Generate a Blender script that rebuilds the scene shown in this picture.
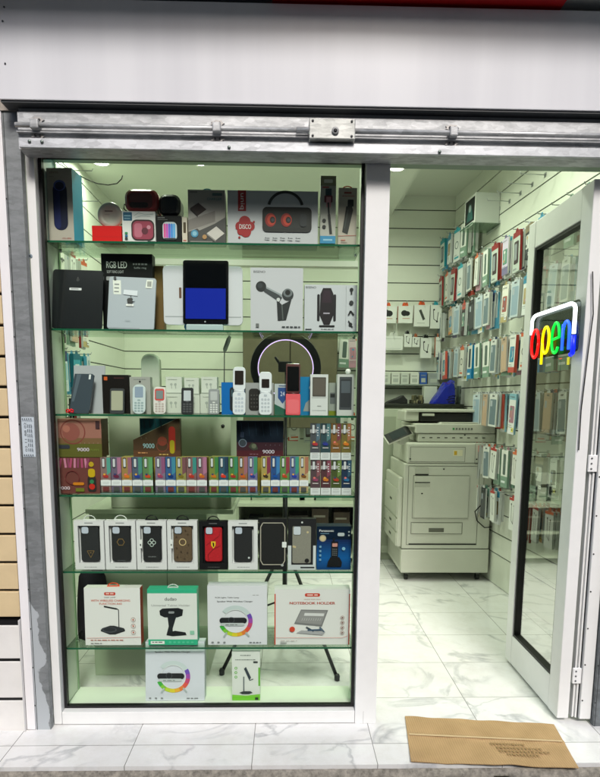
import bpy, bmesh, math, random
from mathutils import Vector, Matrix
R = random.Random(7)
S = bpy.context.scene
for o in list(bpy.data.objects): bpy.data.objects.remove(o)
COL = S.collection
rad = math.radians

# ------------------------------------------------------------------ camera
F, PX, PY = 590., 300., 480.
CH, CD = 1.28, 2.2
yaw, pit, roll = rad(1.4), math.atan(80 / F), .0076
cf = Vector((math.sin(yaw) * math.cos(pit), math.cos(yaw) * math.cos(pit), -math.sin(pit)))
cr0 = Vector((math.cos(yaw), -math.sin(yaw), 0)); cu0 = cr0.cross(cf)
cr = cr0 * math.cos(roll) + cu0 * math.sin(roll)
cu = cu0 * math.cos(roll) - cr0 * math.sin(roll)
CP = Vector((0, -CD, CH))
cam = bpy.data.cameras.new('camera'); camo = bpy.data.objects.new('camera', cam); COL.objects.link(camo)
m3 = Matrix((cr, cu, -cf)).transposed()
camo.matrix_world = Matrix.Translation(CP) @ m3.to_4x4()
cam.sensor_fit = 'VERTICAL'; cam.sensor_height = 24.; cam.lens = F / 777 * 24.
cam.shift_y = (PY - 388.5) / 777; cam.shift_x = 0
cam.clip_start = .02; cam.clip_end = 600
S.camera = camo

# ------------------------------------------------------------------ light
w = bpy.data.worlds.new('World'); S.world = w; w.use_nodes = True
nt = w.node_tree; bg = nt.nodes['Background']
sky = nt.nodes.new('ShaderNodeTexSky'); sky.sky_type = 'NISHITA'; sky.sun_disc = False
SUN_EL, SUN_AZ = 42, 172          # azimuth: the sun stands behind the photographer, a little to the left
sky.sun_elevation = rad(SUN_EL); sky.sun_rotation = rad(SUN_AZ)
sky.air_density = 1.0; sky.dust_density = 3.0; sky.ozone_density = 1.0
nt.links.new(sky.outputs[0], bg.inputs[0]); bg.inputs[1].default_value = .13
sl = bpy.data.lights.new('sun', 'SUN'); sl.energy = 1.9; sl.angle = rad(14); sl.color = (1, .965, .92)
so = bpy.data.objects.new('sun', sl); COL.objects.link(so)
az = rad(SUN_AZ)
sdir = Vector((math.sin(az) * math.cos(rad(SUN_EL)), math.cos(az) * math.cos(rad(SUN_EL)), math.sin(rad(SUN_EL))))
so.rotation_euler = sdir.to_track_quat('Z', 'Y').to_euler()
S.view_settings.view_transform = 'Standard'; S.view_settings.look = 'None'
S.view_settings.exposure = 0.54; S.view_settings.gamma = 1; S.view_settings.use_curve_mapping = False
S.render.engine = 'CYCLES'
S.cycles.max_bounces = 10; S.cycles.transparent_max_bounces = 24; S.cycles.diffuse_bounces = 4
S.cycles.glossy_bounces = 3; S.cycles.use_denoising = True; S.cycles.caustics_reflective = False; S.cycles.caustics_refractive = False
S.cycles.sample_clamp_indirect = 4
LAMP = (.9, 1.0, .79)            # greenish shop lamps
LAMP_W = 6.6

# ------------------------------------------------------------------ measuring from the photograph: pixel -> point on a real plane
def ray(x, y): return cf * F + cr * (x - PX) - cu * (y - PY)
def on(ax, v, x, y):
    d = ray(x, y); t = (v - CP[ax]) / d[ax]; return CP + d * t
def XY(Y, x, y): p = on(1, Y, x, y); return p.x, p.z

# ------------------------------------------------------------------ materials
def lin(c):
    if isinstance(c, str):
        c = c.lstrip('#'); c = c if len(c) == 6 else ''.join(q + q for q in c); c = [int(c[i:i + 2], 16) / 255 for i in (0, 2, 4)]
        c = [(v / 12.92 if v <= .04045 else ((v + .055) / 1.055) ** 2.4) for v in c]
        c = [min(v, .82) for v in c]
    return tuple(c) + (1,)
_m = {}
def mat(col='#ffffff', rough=.45, metal=0., coat=0., em=None, es=0., name=None, noise=0., bump=0., scale=30.):
    key = (str(col), rough, metal, coat, str(em), es, name, noise, bump, scale)
    if key in _m: return _m[key]
    m = bpy.data.materials.new(name or 'paint'); m.use_nodes = True; t = m.node_tree; b = t.nodes['Principled BSDF']
    b.inputs['Base Color'].default_value = lin(col); b.inputs['Roughness'].default_value = rough
    b.inputs['Metallic'].default_value = metal; b.inputs['Coat Weight'].default_value = coat
    if name == 'print': b.inputs['Specular IOR Level'].default_value = .28
    if em: b.inputs['Emission Color'].default_value = lin(em); b.inputs['Emission Strength'].default_value = es
    if noise or bump:
        tc = t.nodes.new('ShaderNodeTexCoord'); n = t.nodes.new('ShaderNodeTexNoise')
        n.inputs['Scale'].default_value = scale; n.inputs['Detail'].default_value = 6; n.inputs['Roughness'].default_value = .65
        t.links.new(tc.outputs['Object'], n.inputs['Vector'])
        if noise:
            cr_ = t.nodes.new('ShaderNodeValToRGB'); c = lin(col)
            cr_.color_ramp.elements[0].position = .3; cr_.color_ramp.elements[1].position = .7
            cr_.color_ramp.elements[0].color = tuple(v * (1 - noise) for v in c[:3]) + (1,)
            cr_.color_ramp.elements[1].color = tuple(min(v * (1 + noise * .5), .85) for v in c[:3]) + (1,)
            t.links.new(n.outputs['Fac'], cr_.inputs[0]); t.links.new(cr_.outputs[0], b.inputs['Base Color'])
        if bump:
            bp = t.nodes.new('ShaderNodeBump'); bp.inputs['Strength'].default_value = bump; bp.inputs['Distance'].default_value = .002
            t.links.new(n.outputs['Fac'], bp.inputs['Height']); t.links.new(bp.outputs[0], b.inputs['Normal'])
    _m[key] = m; return m
def glassmat(name, tint, gl=.06, rough=0.02):
    m = bpy.data.materials.new(name); m.use_nodes = True; t = m.node_tree; t.nodes.clear()
    o = t.nodes.new('ShaderNodeOutputMaterial'); tr = t.nodes.new('ShaderNodeBsdfTransparent'); g = t.nodes.new('ShaderNodeBsdfGlossy')
    g.inputs['Roughness'].default_value = rough; tr.inputs[0].default_value = tuple(tint) + (1,)
    mx = t.nodes.new('ShaderNodeMixShader'); fr = t.nodes.new('ShaderNodeLayerWeight'); fr.inputs[0].default_value = .15
    ma = t.nodes.new('ShaderNodeMath'); ma.operation = 'MULTIPLY_ADD'; ma.inputs[1].default_value = .6; ma.inputs[2].default_value = gl
    ma.use_clamp = True
    t.links.new(fr.outputs['Fresnel'], ma.inputs[0]); t.links.new(ma.outputs[0], mx.inputs[0])
    t.links.new(tr.outputs[0], mx.inputs[1]); t.links.new(g.outputs[0], mx.inputs[2]); t.links.new(mx.outputs[0], o.inputs[0])
    return m
GLASS = glassmat('window_glass', (.93, .98, .93), 0.012)
SHELFG = glassmat('shelf_glass', (.86, .94, .87), .03)
SHELFE = mat('#1f5a41', .15, name='green_glass_edge')
def galv(name='galvanised_steel', base='#8f9294', dark='#5d6062', rough=.42):
    m = bpy.data.materials.new(name); m.use_nodes = True; t = m.node_tree; b = t.nodes['Principled BSDF']
    b.inputs['Metallic'].default_value = .25; b.inputs['Roughness'].default_value = rough
    tc = t.nodes.new('ShaderNodeTexCoord'); v = t.nodes.new('ShaderNodeTexVoronoi'); v.inputs['Scale'].default_value = 90
    n = t.nodes.new('ShaderNodeTexNoise'); n.inputs['Scale'].default_value = 14; n.inputs['Detail'].default_value = 9; n.inputs['Roughness'].default_value = .75
    mp = t.nodes.new('ShaderNodeMapping'); mp.inputs['Scale'].default_value = (.35, 1, 1)
    t.links.new(tc.outputs['Object'], mp.inputs[0]); t.links.new(mp.outputs[0], v.inputs['Vector']); t.links.new(mp.outputs[0], n.inputs['Vector'])
    ad = t.nodes.new('ShaderNodeMath'); ad.operation = 'MULTIPLY_ADD'; ad.inputs[1].default_value = .22
    t.links.new(v.outputs['Color'], ad.inputs[0]); t.links.new(n.outputs['Fac'], ad.inputs[2])
    c = t.nodes.new('ShaderNodeValToRGB'); c.color_ramp.elements[0].position = .42; c.color_ramp.elements[1].position = .72
    c.color_ramp.elements[0].color = lin(dark); c.color_ramp.elements[1].color = lin(base)
    t.links.new(ad.outputs[0], c.inputs[0]); t.links.new(c.outputs[0], b.inputs['Base Color'])
    bp = t.nodes.new('ShaderNodeBump'); bp.inputs['Strength'].default_value = .25; bp.inputs['Distance'].default_value = .001
    t.links.new(n.outputs['Fac'], bp.inputs['Height']); t.links.new(bp.outputs[0], b.inputs['Normal'])
    return m
GALV = galv(base='#c6c8ca', dark='#8f9193'); GALVD = galv('dark_steel', '#7a8084', '#5c6164', .5); ROD = galv('bright_rod', '#d0d2d4', '#989a9c', .3)
def peel():   # dark steel guide with flaking white paint near the ground
    m = galv('peeling_steel', '#84888a', '#6a6e70', .55); t = m.node_tree; b = t.nodes['Principled BSDF']
    old = b.inputs['Base Color'].links[0].from_socket
    tc = t.nodes.new('ShaderNodeTexCoord'); sp = t.nodes.new('ShaderNodeSeparateXYZ'); t.links.new(tc.outputs['Object'], sp.inputs[0])
    n = t.nodes.new('ShaderNodeTexNoise'); n.inputs['Scale'].default_value = 9; n.inputs['Detail'].default_value = 4
    t.links.new(tc.outputs['Object'], n.inputs['Vector'])
    a = t.nodes.new('ShaderNodeMath'); a.operation = 'MULTIPLY_ADD'; a.inputs[1].default_value = -1.1; a.inputs[2].default_value = .52
    zo = t.nodes.new('ShaderNodeMath'); zo.operation = 'ADD'; zo.inputs[1].default_value = 2.1; t.links.new(sp.outputs[2], zo.inputs[0]); t.links.new(zo.outputs[0], a.inputs[0])
    x = t.nodes.new('ShaderNodeMath'); x.operation = 'MULTIPLY_ADD'; x.inputs[1].default_value = -9.0
    xo = t.nodes.new('ShaderNodeMath'); xo.operation = 'ADD'; xo.inputs[1].default_value = .94; t.links.new(sp.outputs[0], xo.inputs[0]); t.links.new(xo.outputs[0], x.inputs[0]); t.links.new(a.outputs[0], x.inputs[2])
    s = t.nodes.new('ShaderNodeMath'); s.operation = 'ADD'; t.links.new(x.outputs[0], s.inputs[0]); t.links.new(n.outputs['Fac'], s.inputs[1])
    g = t.nodes.new('ShaderNodeValToRGB'); g.color_ramp.elements[0].position = .66; g.color_ramp.elements[1].position = .69
    t.links.new(s.outputs[0], g.inputs[0])
    mx = t.nodes.new('ShaderNodeMix'); mx.data_type = 'RGBA'; t.links.new(g.outputs[0], mx.inputs[0]); t.links.new(old, mx.inputs[6])
    mx.inputs[7].default_value = lin('#b3b9bd'); t.links.new(mx.outputs[2], b.inputs['Base Color'])
    b.inputs['Metallic'].default_value = .2
    return m
WHITE = mat('#e4e5e4', .35, name='white_aluminium', noise=.05, scale=6)
GASKET = mat('#0b0c0c', .5, name='black_gasket')
def fascia_mat():
    m = mat('#dcdde2', .22, name='fascia_panel'); t = m.node_tree; b = t.nodes['Principled BSDF']
    tc = t.nodes.new('ShaderNodeTexCoord'); mp = t.nodes.new('ShaderNodeMapping'); mp.inputs['Scale'].default_value = (2.2, 1, .12)
    n = t.nodes.new('ShaderNodeTexNoise'); n.inputs['Scale'].default_value = 2; n.inputs['Detail'].default_value = 5
    t.links.new(tc.outputs['Object'], mp.inputs[0]); t.links.new(mp.outputs[0], n.inputs['Vector'])
    c = t.nodes.new('ShaderNodeValToRGB'); c.color_ramp.elements[0].position = .35; c.color_ramp.elements[1].position = .6
    c.color_ramp.elements[0].color = lin('#cdced4'); c.color_ramp.elements[1].color = lin('#d9dadf')  # tall grey and pale streaks in the base colour stand in for street reflections
    t.links.new(n.outputs['Fac'], c.inputs[0]); t.links.new(c.outputs[0], b.inputs['Base Color'])
    bp = t.nodes.new('ShaderNodeBump'); bp.inputs['Strength'].default_value = .04; bp.inputs['Distance'].default_value = .004
    t.links.new(n.outputs['Fac'], bp.inputs['Height']); t.links.new(bp.outputs[0], b.inputs['Normal'])
    return m
def marble():
    m = bpy.data.materials.new('marble_tiles'); m.use_nodes = True; t = m.node_tree; b = t.nodes['Principled BSDF']
    L = t.links; N = t.nodes.new
    def mth(op, a, c=None, d=None):
        n = N('ShaderNodeMath'); n.operation = op
        for i, v in enumerate((a, c, d)):
            if v is None: continue
            if isinstance(v, (int, float)): n.inputs[i].default_value = v
            else: L.new(v, n.inputs[i])
        return n.outputs[0]
    tc = N('ShaderNodeTexCoord'); sp = N('ShaderNodeSeparateXYZ'); L.new(tc.outputs['Object'], sp.inputs[0])
    TX, TY = .447, .345
    ux = mth('DIVIDE', mth('SUBTRACT', sp.outputs[0], .331), TX); uy = mth('DIVIDE', mth('ADD', sp.outputs[1], .139), TY)
    fx = mth('FRACT', ux); fy = mth('FRACT', uy)
    ex = mth('MULTIPLY', mth('MINIMUM', fx, mth('SUBTRACT', 1, fx)), TX); ey = mth('MULTIPLY', mth('MINIMUM', fy, mth('SUBTRACT', 1, fy)), TY)
    e = mth('MINIMUM', ex, ey); grout = mth('LESS_THAN', e, .0014)
    idx = N('ShaderNodeCombineXYZ'); L.new(mth('FLOOR', ux), idx.inputs[0]); L.new(mth('FLOOR', uy), idx.inputs[1])
    wn = N('ShaderNodeTexWhiteNoise'); wn.noise_dimensions = '3D'; L.new(idx.outputs[0], wn.inputs['Vector'])
    va = N('ShaderNodeVectorMath'); va.operation = 'MULTIPLY_ADD'; L.new(wn.outputs['Color'], va.inputs[0]); va.inputs[1].default_value = (9, 9, 9); L.new(tc.outputs['Object'], va.inputs[2])
    n1 = N('ShaderNodeTexNoise'); n1.inputs['Scale'].default_value = 2.2; n1.inputs['Detail'].default_value = 7; n1.inputs['Distortion'].default_value = 1.1; L.new(va.outputs[0], n1.inputs['Vector'])
    vein = mth('ABSOLUTE', mth('SUBTRACT', n1.outputs['Fac'], .5))
    n2 = N('ShaderNodeTexNoise'); n2.inputs['Scale'].default_value = 3.5; n2.inputs['Detail'].default_value = 3; L.new(va.outputs[0], n2.inputs['Vector'])
    c = N('ShaderNodeValToRGB'); L.new(vein, c.inputs[0]); c.color_ramp.elements[0].position = 0; c.color_ramp.elements[0].color = (.47, .48, .49, 1)
    c.color_ramp.elements[1].position = .035; c.color_ramp.elements[1].color = (.78, .78, .775, 1)
    c2 = N('ShaderNodeValToRGB'); L.new(n2.outputs['Fac'], c2.inputs[0]); c2.color_ramp.elements[0].position = .4; c2.color_ramp.elements[1].position = .65
    mx = N('ShaderNodeMix'); mx.data_type = 'RGBA'; L.new(c2.outputs[0], mx.inputs[0]); mx.inputs[6].default_value = (.76, .765, .76, 1); L.new(c.outputs[0], mx.inputs[7])
    mg = N('ShaderNodeMix'); mg.data_type = 'RGBA'; L.new(grout, mg.inputs[0]); L.new(mx.outputs[2], mg.inputs[6]); mg.inputs[7].default_value = (.22, .22, .21, 1)
    n3 = N('ShaderNodeTexNoise'); n3.inputs['Scale'].default_value = 6; n3.inputs['Detail'].default_value = 10; n3.inputs['Roughness'].default_value = .8; L.new(tc.outputs['Object'], n3.inputs['Vector'])
    c3 = N('ShaderNodeValToRGB'); L.new(n3.outputs['Fac'], c3.inputs[0]); c3.color_ramp.elements[0].position = .36; c3.color_ramp.elements[0].color = (.91, .9, .88, 1); c3.color_ramp.elements[1].position = .56; c3.color_ramp.elements[1].color = (1, 1, 1, 1)
    md = N('ShaderNodeMix'); md.data_type = 'RGBA'; md.blend_type = 'MULTIPLY'; md.inputs[0].default_value = 1; L.new(mg.outputs[2], md.inputs[6]); L.new(c3.outputs[0], md.inputs[7])
    L.new(md.outputs[2], b.inputs['Base Color'])
    rg = N('ShaderNodeMath'); rg.operation = 'MULTIPLY_ADD'; L.new(n3.outputs['Fac'], rg.inputs[0]); rg.inputs[1].default_value = -.3; rg.inputs[2].default_value = .3; L.new(rg.outputs[0], b.inputs['Roughness'])
    return m
MARBLE = marble()

# ------------------------------------------------------------------ mesh builder
class MB:
    def __init__(s): s.v = []; s.f = []; s.fm = []; s.m = []; s.sm = []
    def mi(s, m):
        if isinstance(m, str): m = mat(m)
        if m not in s.m: s.m.append(m)
        return s.m.index(m)
    def add(s, vs, fs, m, smooth=False):
        k = len(s.v); i = s.mi(m); s.v += [tuple(p) for p in vs]
        for f in fs: s.f.append([a + k for a in f]); s.fm.append(i); s.sm.append(smooth)
        return s
    def box(s, x0, x1, y0, y1, z0, z1, m, side=None):
        vs = [(x0, y0, z0), (x1, y0, z0), (x1, y1, z0), (x0, y1, z0), (x0, y0, z1), (x1, y0, z1), (x1, y1, z1), (x0, y1, z1)]
        if side is None: s.add(vs, [(0, 3, 2, 1), (4, 5, 6, 7), (0, 1, 5, 4), (1, 2, 6, 5), (2, 3, 7, 6), (3, 0, 4, 7)], m)
        else:
            s.add(vs, [(0, 1, 5, 4), (2, 3, 7, 6), (0, 3, 2, 1)], m)
            sd = side if isinstance(side, dict) else {'r': side}
            s.add(vs, [(1, 2, 6, 5)], sd.get('r', m)); s.add(vs, [(3, 0, 4, 7)], sd.get('l', sd.get('r', m))); s.add(vs, [(4, 5, 6, 7)], sd.get('t', m))
        return s
    def bbox(s, x0, x1, y0, y1, z0, z1, m, b=.002):   # box with chamfered edges
        bm = bmesh.new(); bmesh.ops.create_cube(bm, size=1)
        for v in bm.verts: v.co = Vector(((x0 + x1) / 2 + v.co.x * (x1 - x0), (y0 + y1) / 2 + v.co.y * (y1 - y0), (z0 + z1) / 2 + v.co.z * (z1 - z0)))
        bmesh.ops.bevel(bm, geom=bm.edges[:], offset=min(b, abs(x1 - x0) * .3, abs(y1 - y0) * .3, abs(z1 - z0) * .3), segments=2, affect='EDGES', profile=.5)
        return s.bm(bm, m)
    def bm(s, bm, m, smooth=False, M=None):
        bm.verts.index_update(); s.add([(M @ v.co if M else v.co) for v in bm.verts], [[v.index for v in f.verts] for f in bm.faces], m, smooth); bm.free(); return s
    def poly(s, pts, m): return s.add(pts, [list(range(len(pts)))], m)
    def prism(s, pts, y0, y1, m, ch=0.):       # outline in x,z; y0 front, y1 back, optional chamfer on the front
        n = len(pts); cx = sum(p[0] for p in pts) / n; cz = sum(p[1] for p in pts) / n
        a2 = sum(pts[i][0] * pts[(i + 1) % n][1] - pts[(i + 1) % n][0] * pts[i][1] for i in range(n))
        if a2 < 0: pts = pts[::-1]
        def ins(p): 
            d = math.hypot(p[0] - cx, p[1] - cz) or 1; k = max(0, 1 - ch / d); return (cx + (p[0] - cx) * k, cz + (p[1] - cz) * k)
        rings = [[(x, y1, z) for x, z in pts], [(x, y0 + ch, z) for x, z in pts]]
        if ch: rings.append([(q[0], y0, q[1]) for q in map(ins, pts)])
        vs = [p for r_ in rings for p in r_]; fs = []
        for k in range(len(rings) - 1):
            for i in range(n):
                j = (i + 1) % n; fs.append((k * n + j, k * n + i, (k + 1) * n + i, (k + 1) * n + j))
        fs.append(tuple((len(rings) - 1) * n + i for i in range(n))); fs.append(tuple(reversed(range(n))))
        return s.add(vs, fs, m)
    def rr(s, x0, x1, z0, z1, r, y0, y1, m, ch=0.): return s.prism(rrpts(x0, x1, z0, z1, r), y0, y1, m, ch)
    def tube(s, pts, r, m, seg=8, closed=False, flat=1.):
        P = [Vector(p) for p in pts]; n = len(P); vs = []; fs = []; up = None
        for i, p in enumerate(P):
            if closed: d = (P[(i + 1) % n] - P[i - 1]).normalized()
            else: d = (P[min(i + 1, n - 1)] - P[max(i - 1, 0)]).normalized()
            if up is None: up = d.orthogonal().normalized()
            else: up = (up - d * up.dot(d)); up = up.normalized() if up.length > 1e-6 else d.orthogonal().normalized()
            q = d.cross(up); rr_ = r[i] if isinstance(r, (list, tuple)) else r
            for k in range(seg):
                a = 2 * math.pi * k / seg; vs.append(p + (up * math.cos(a) + q * math.sin(a) * flat) * rr_)
        for i in range(n if closed else n - 1):
            j = (i + 1) % n
            for k in range(seg): l = (k + 1) % seg; fs.append((i * seg + k, i * seg + l, j * seg + l, j * seg + k))
        if not closed: fs.append(tuple(reversed(range(seg)))); fs.append(tuple((n - 1) * seg + k for k in range(seg)))
        return s.add(vs, fs, m, True)
    def lathe(s, prof, m, seg=24, M=None, smooth=True):    # prof (r, h) round +Z, M places it
        M = M or Matrix(); vs = []; fs = []; n = len(prof)
        for r_, h in prof:
            for k in range(seg):
                a = 2 * math.pi * k / seg; vs.append(M @ Vector((r_ * math.cos(a), r_ * math.sin(a), h)))
        for i in range(n - 1):
            for k in range(seg): l = (k + 1) % seg; fs.append((i * seg + k, i * seg + l, (i + 1) * seg + l, (i + 1) * seg + k))
        fs.append(tuple(reversed(range(seg)))); fs.append(tuple((n - 1) * seg + k for k in range(seg)))
        return s.add(vs, fs, m, smooth)
    def mesh(s, name):
        me = bpy.data.meshes.new(name); me.from_pydata(s.v, [], s.f)
        for m in s.m: me.materials.append(m)
        for p, i, q in zip(me.polygons, s.fm, s.sm): p.material_index = i; p.use_smooth = q
        if me.validate(verbose=False): print("INVALID", name)
        me.update(); return me
    def build(s, name, parent=None, loc=None, rot=None):
        o = bpy.data.objects.new(name, s.mesh(name)); COL.objects.link(o)
        if parent: o.parent = parent
        if loc is not None: o.location = loc
        if rot is not None: o.rotation_euler = rot
        return o
def rrpts(x0, x1, z0, z1, r, n=5):
    r = min(r, abs(x1 - x0) / 2, abs(z1 - z0) / 2); out = []
    for cx, cz, a0 in ((x1 - r, z1 - r, 0), (x0 + r, z1 - r, 90), (x0 + r, z0 + r, 180), (x1 - r, z0 + r, 270)):
        for k in range(n + 1): a = rad(a0 + 90 * k / n); out.append((cx + r * math.cos(a), cz + r * math.sin(a)))
    return out
def tag(o, label=None, cat=None, group=None, kind=None):
    if label: o['label'] = label
    if cat: o['category'] = cat
    if group: o['group'] = group
    if kind: o['kind'] = kind
    return o
def empty(name, loc, rz=0):
    o = bpy.data.objects.new(name, None); o.empty_display_size = .05; COL.objects.link(o); o.location = loc; o.rotation_euler = (0, 0, rz); return o
ROTX = Matrix.Rotation(rad(90), 4, 'X')     # turns a lathe's axis to -Y

_t = {}
def textpts(s):
    if s in _t: return _t[s]
    c = bpy.data.curves.new('t', 'FONT'); c.body = s; c.resolution_u = 3
    o = bpy.data.objects.new('t', c); COL.objects.link(o)
    bpy.context.view_layer.update(); dg = bpy.context.evaluated_depsgraph_get()
    me = bpy.data.meshes.new_from_object(o.evaluated_get(dg))
    vs = [v.co.copy() for v in me.vertices]; fs = [list(p.vertices) for p in me.polygons]
    bpy.data.objects.remove(o); bpy.data.meshes.remove(me); bpy.data.curves.remove(c)
    x0 = min(v.x for v in vs); x1 = max(v.x for v in vs); y0 = min(v.y for v in vs); y1 = max(v.y for v in vs)
    _t[s] = ([((v.x - x0) / (x1 - x0), (v.y - y0) / (y1 - y0)) for v in vs], fs, (x1 - x0) / (y1 - y0)); return _t[s]
class Art:      # prints on the front (-Y) face of a box W wide, H high, centred on x
    def __init__(s, mb, W, H, y=0., step=.00025): s.mb = mb; s.W = W; s.H = H; s.y = y; s.k = 0; s.st = step; s.r = random.Random(int(W * 1e5 + H * 1e6))
    def P(s, u, v): return ((u - .5) * s.W, s.y - s.k * s.st, v * s.H)
    def poly(s, pts, m):
        n = len(pts)
        if sum(pts[i][0] * pts[(i + 1) % n][1] - pts[(i + 1) % n][0] * pts[i][1] for i in range(n)) < 0: pts = pts[::-1]
        s.k += 1; s.mb.poly([s.P(*p) for p in pts], m); return s
    def rect(s, u0, v0, u1, v1, m): return s.poly([(u0, v0), (u1, v0), (u1, v1), (u0, v1)], m)
    def rr(s, u0, v0, u1, v1, r, m):
        return s.poly([((x) / s.W + .5, z / s.H) for x, z in rrpts((u0 - .5) * s.W, (u1 - .5) * s.W, v0 * s.H, v1 * s.H, r * s.W)], m)
    def disc(s, u, v, r, m, sx=1., n=20):
        return s.poly([(u + r * sx * math.cos(2 * math.pi * k / n), v + r * s.W / s.H * math.sin(2 * math.pi * k / n)) for k in range(n)], m)
    def ell(s, u, v, ru, rv, m, n=24): return s.poly([(u + ru * math.cos(2 * math.pi * k / n), v + rv * math.sin(2 * math.pi * k / n)) for k in range(n)], m)
    def arc(s, u, v, r, wd, a0, a1, m, n=20, sx=1.):
        s.k += 1; vs = []
        for k in range(n + 1):
            a = rad(a0 + (a1 - a0) * k / n)
            for q in (r - wd / 2, r + wd / 2): vs.append(s.P(u + q * sx * math.cos(a), v + q * s.W / s.H * math.sin(a)))
        fs = [(2 * i, 2 * i + 1, 2 * i + 3, 2 * i + 2) for i in range(n)]; s.mb.add(vs, fs, m); return s
    def line(s, pts, wd, m):
        s.k += 1
        for (a, b), (c, d) in zip(pts, pts[1:]):
            p = Vector(s.P(a, b)); q = Vector(s.P(c, d)); t = q - p
            if t.length < 1e-6: continue
            nn = Vector((-t.z, 0, t.x)).normalized() * wd * s.W / 2; s.mb.poly([p - nn, q - nn, q + nn, p + nn], m)
        return s
    def text(s, t, u, v, h, m, fit=None, rot=0, bold=0):
        vs, fs, asp = textpts(t); s.k += 1; hh = h * s.H; ww = hh * asp if fit is None else fit * s.W
        c, sn = math.cos(rad(rot)), math.sin(rad(rot)); x0, _, z0 = s.P(u, v); y = s.y - s.k * s.st
        for kk, dx in enumerate((0,) if not bold else (-bold * ww * .006, bold * ww * .006)):
            o = [(x0 + (a - .5) * ww * c - (b - .5) * hh * sn + dx, y - kk * .00012, z0 + (a - .5) * ww * sn + (b - .5) * hh * c) for a, b in vs]
            s.mb.add(o, fs, m)
        return s
    def dash(s, u0, u1, v, h, m):       # print too small to read
        s.k += 1; u = u0
        while u < u1 - .01:
            w_ = min(s.r.uniform(.03, .09), u1 - u); p = [s.P(u, v - h / 2), s.P(u + w_, v - h / 2), s.P(u + w_, v + h / 2), s.P(u, v + h / 2)]
            s.mb.poly(p, m); u += w_ + .018
        return s
CARD = .42
def C(h, r=CARD): return mat(h, r, name='print')

# ================================================================== SETTING
def Zy(Y, y, x=380): return XY(Y, x, y)[1]
def Xx(Y, x, y): return XY(Y, x, y)[0]
SILLY = on(2, 0, 300, 765).y
YB = 2.9; XRB = Xx(YB, 452, 300); WANG = rad(4.3); XL = -1.36
ZC = Zy(YB, 196, 440)
XR0 = XRB + (YB - .06) * math.tan(WANG)
g = MB(); g.box(-60, 60, -60, 60, -.5, -.17, mat('#6e6c69', .9, noise=.35, bump=.6, scale=4, name='asphalt_pavement')); tag(g.build('pavement'), kind='structure')
fl = MB(); fl.box(-3, 3, SILLY, .35, -.03, 0, MARBLE); fl.box(-3, 3, .35, 3.1, -.03, 0, MARBLE)
fl = MB(); fl.box(-3, 3, SILLY, 3.1, -.028, 0, MARBLE); tag(fl.build('floor'), kind='structure')
# rough mortar step face under the tiles
st = MB(); nx, nz = 260, 12; vs = []
for i in range(nx + 1):
    for j in range(nz + 1):
        x = -1.6 + 3.2 * i / nx; t = j / nz
        from mathutils import noise as mn
        q = mn.noise(Vector((x * 9, t * 2, 3))) * .010 + mn.noise(Vector((x * 38, t * 6, 1))) * .006 + mn.noise(Vector((x * 110, t * 14, 5))) * .003
        hole = .05 * math.exp(-((x - .77) / .028) ** 4) * (1 if .2 < t < .8 else 0)
        vs.append((x, SILLY - .012 - .045 * (1 - (1 - t) ** 2) ** .8 - q + hole, -.008 - .165 * t ** 1.2 + q * .5 * (1 - t)))
fs = [(i * (nz + 1) + j, i * (nz + 1) + j + 1, (i + 1) * (nz + 1) + j + 1, (i + 1) * (nz + 1) + j) for i in range(nx) for j in range(nz)]
st.add(vs, fs, mat('#8d887e', .95, noise=.65, bump=1., scale=45, name='rough_mortar'), True)
st.box(-1.6, 1.6, SILLY + .062, SILLY + .2, -.17, -.03, mat('#4a4440', .95))
tag(st.build('step'), kind='structure')

SLAT = mat('#dfe3d6', .38, name='slatwall_board', noise=.03, scale=3); GROOVE = mat('#1c1f1b', .7, name='slat_groove')
PITCH = (Zy(YB, 210.5, 440) - Zy(YB, 283.5, 440)) / 4; ZL0 = Zy(YB, 210.5, 440)
def slatwall(name, L, label):      # local: x along the wall, front face at y=0 facing -y
    mb = MB(); mb.box(0, L, .006, .06, 0, ZC, GROOVE); z = ZL0
    lines = []
    while z > .1: lines.append(z); z -= PITCH
    ed = [ZC] + lines + [0.]
    for a, b in zip(ed, ed[1:]):
        mb.box(0, L, 0, .0058, b + .004, a - .004 if a != ZC else a, SLAT)
    o = mb.build(name); tag(o, label, 'wall'); return o, lines
bw, LINES = slatwall('slatted_wall', 4.4, 'white slatted display wall across the back of the shop'); bw.location = (XL - .3, YB, 0)
LR = 2.86 / math.cos(WANG)
rw, _ = slatwall('slatted_wall', LR, 'long white slatted wall on the right, full of hanging packets'); rw.location = (XRB, YB, 0); rw.rotation_euler.z = rad(-90) + WANG
lw, _ = slatwall('slatted_wall', 2.86, 'white slatted wall on the left behind the display window'); lw.location = (XL, .05, 0); lw.rotation_euler.z = rad(90)
cl = MB(); CEIL = mat('#dde2d4', .6, name='ceiling_paint', noise=.02, scale=2)
cl.box(-3, 3, .06, 3.1, ZC, ZC + .05, CEIL)
pA = on(1, YB, 391, 216); xs = on(1, YB, 391, 216).x
tag(cl.build('ceiling'), kind='structure')
sf = MB(); sf.box(XL + .001, xs, .3, YB - .001, pA.z, ZC - .001, CEIL); sf.box(xs + .001, xs + .05, .3, YB - .001, pA.z + .05, ZC - .001, CEIL)
tag(sf.build('ceiling_bulkhead'), 'pale boxed bulkhead running back under the shop ceiling', 'bulkhead')
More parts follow.
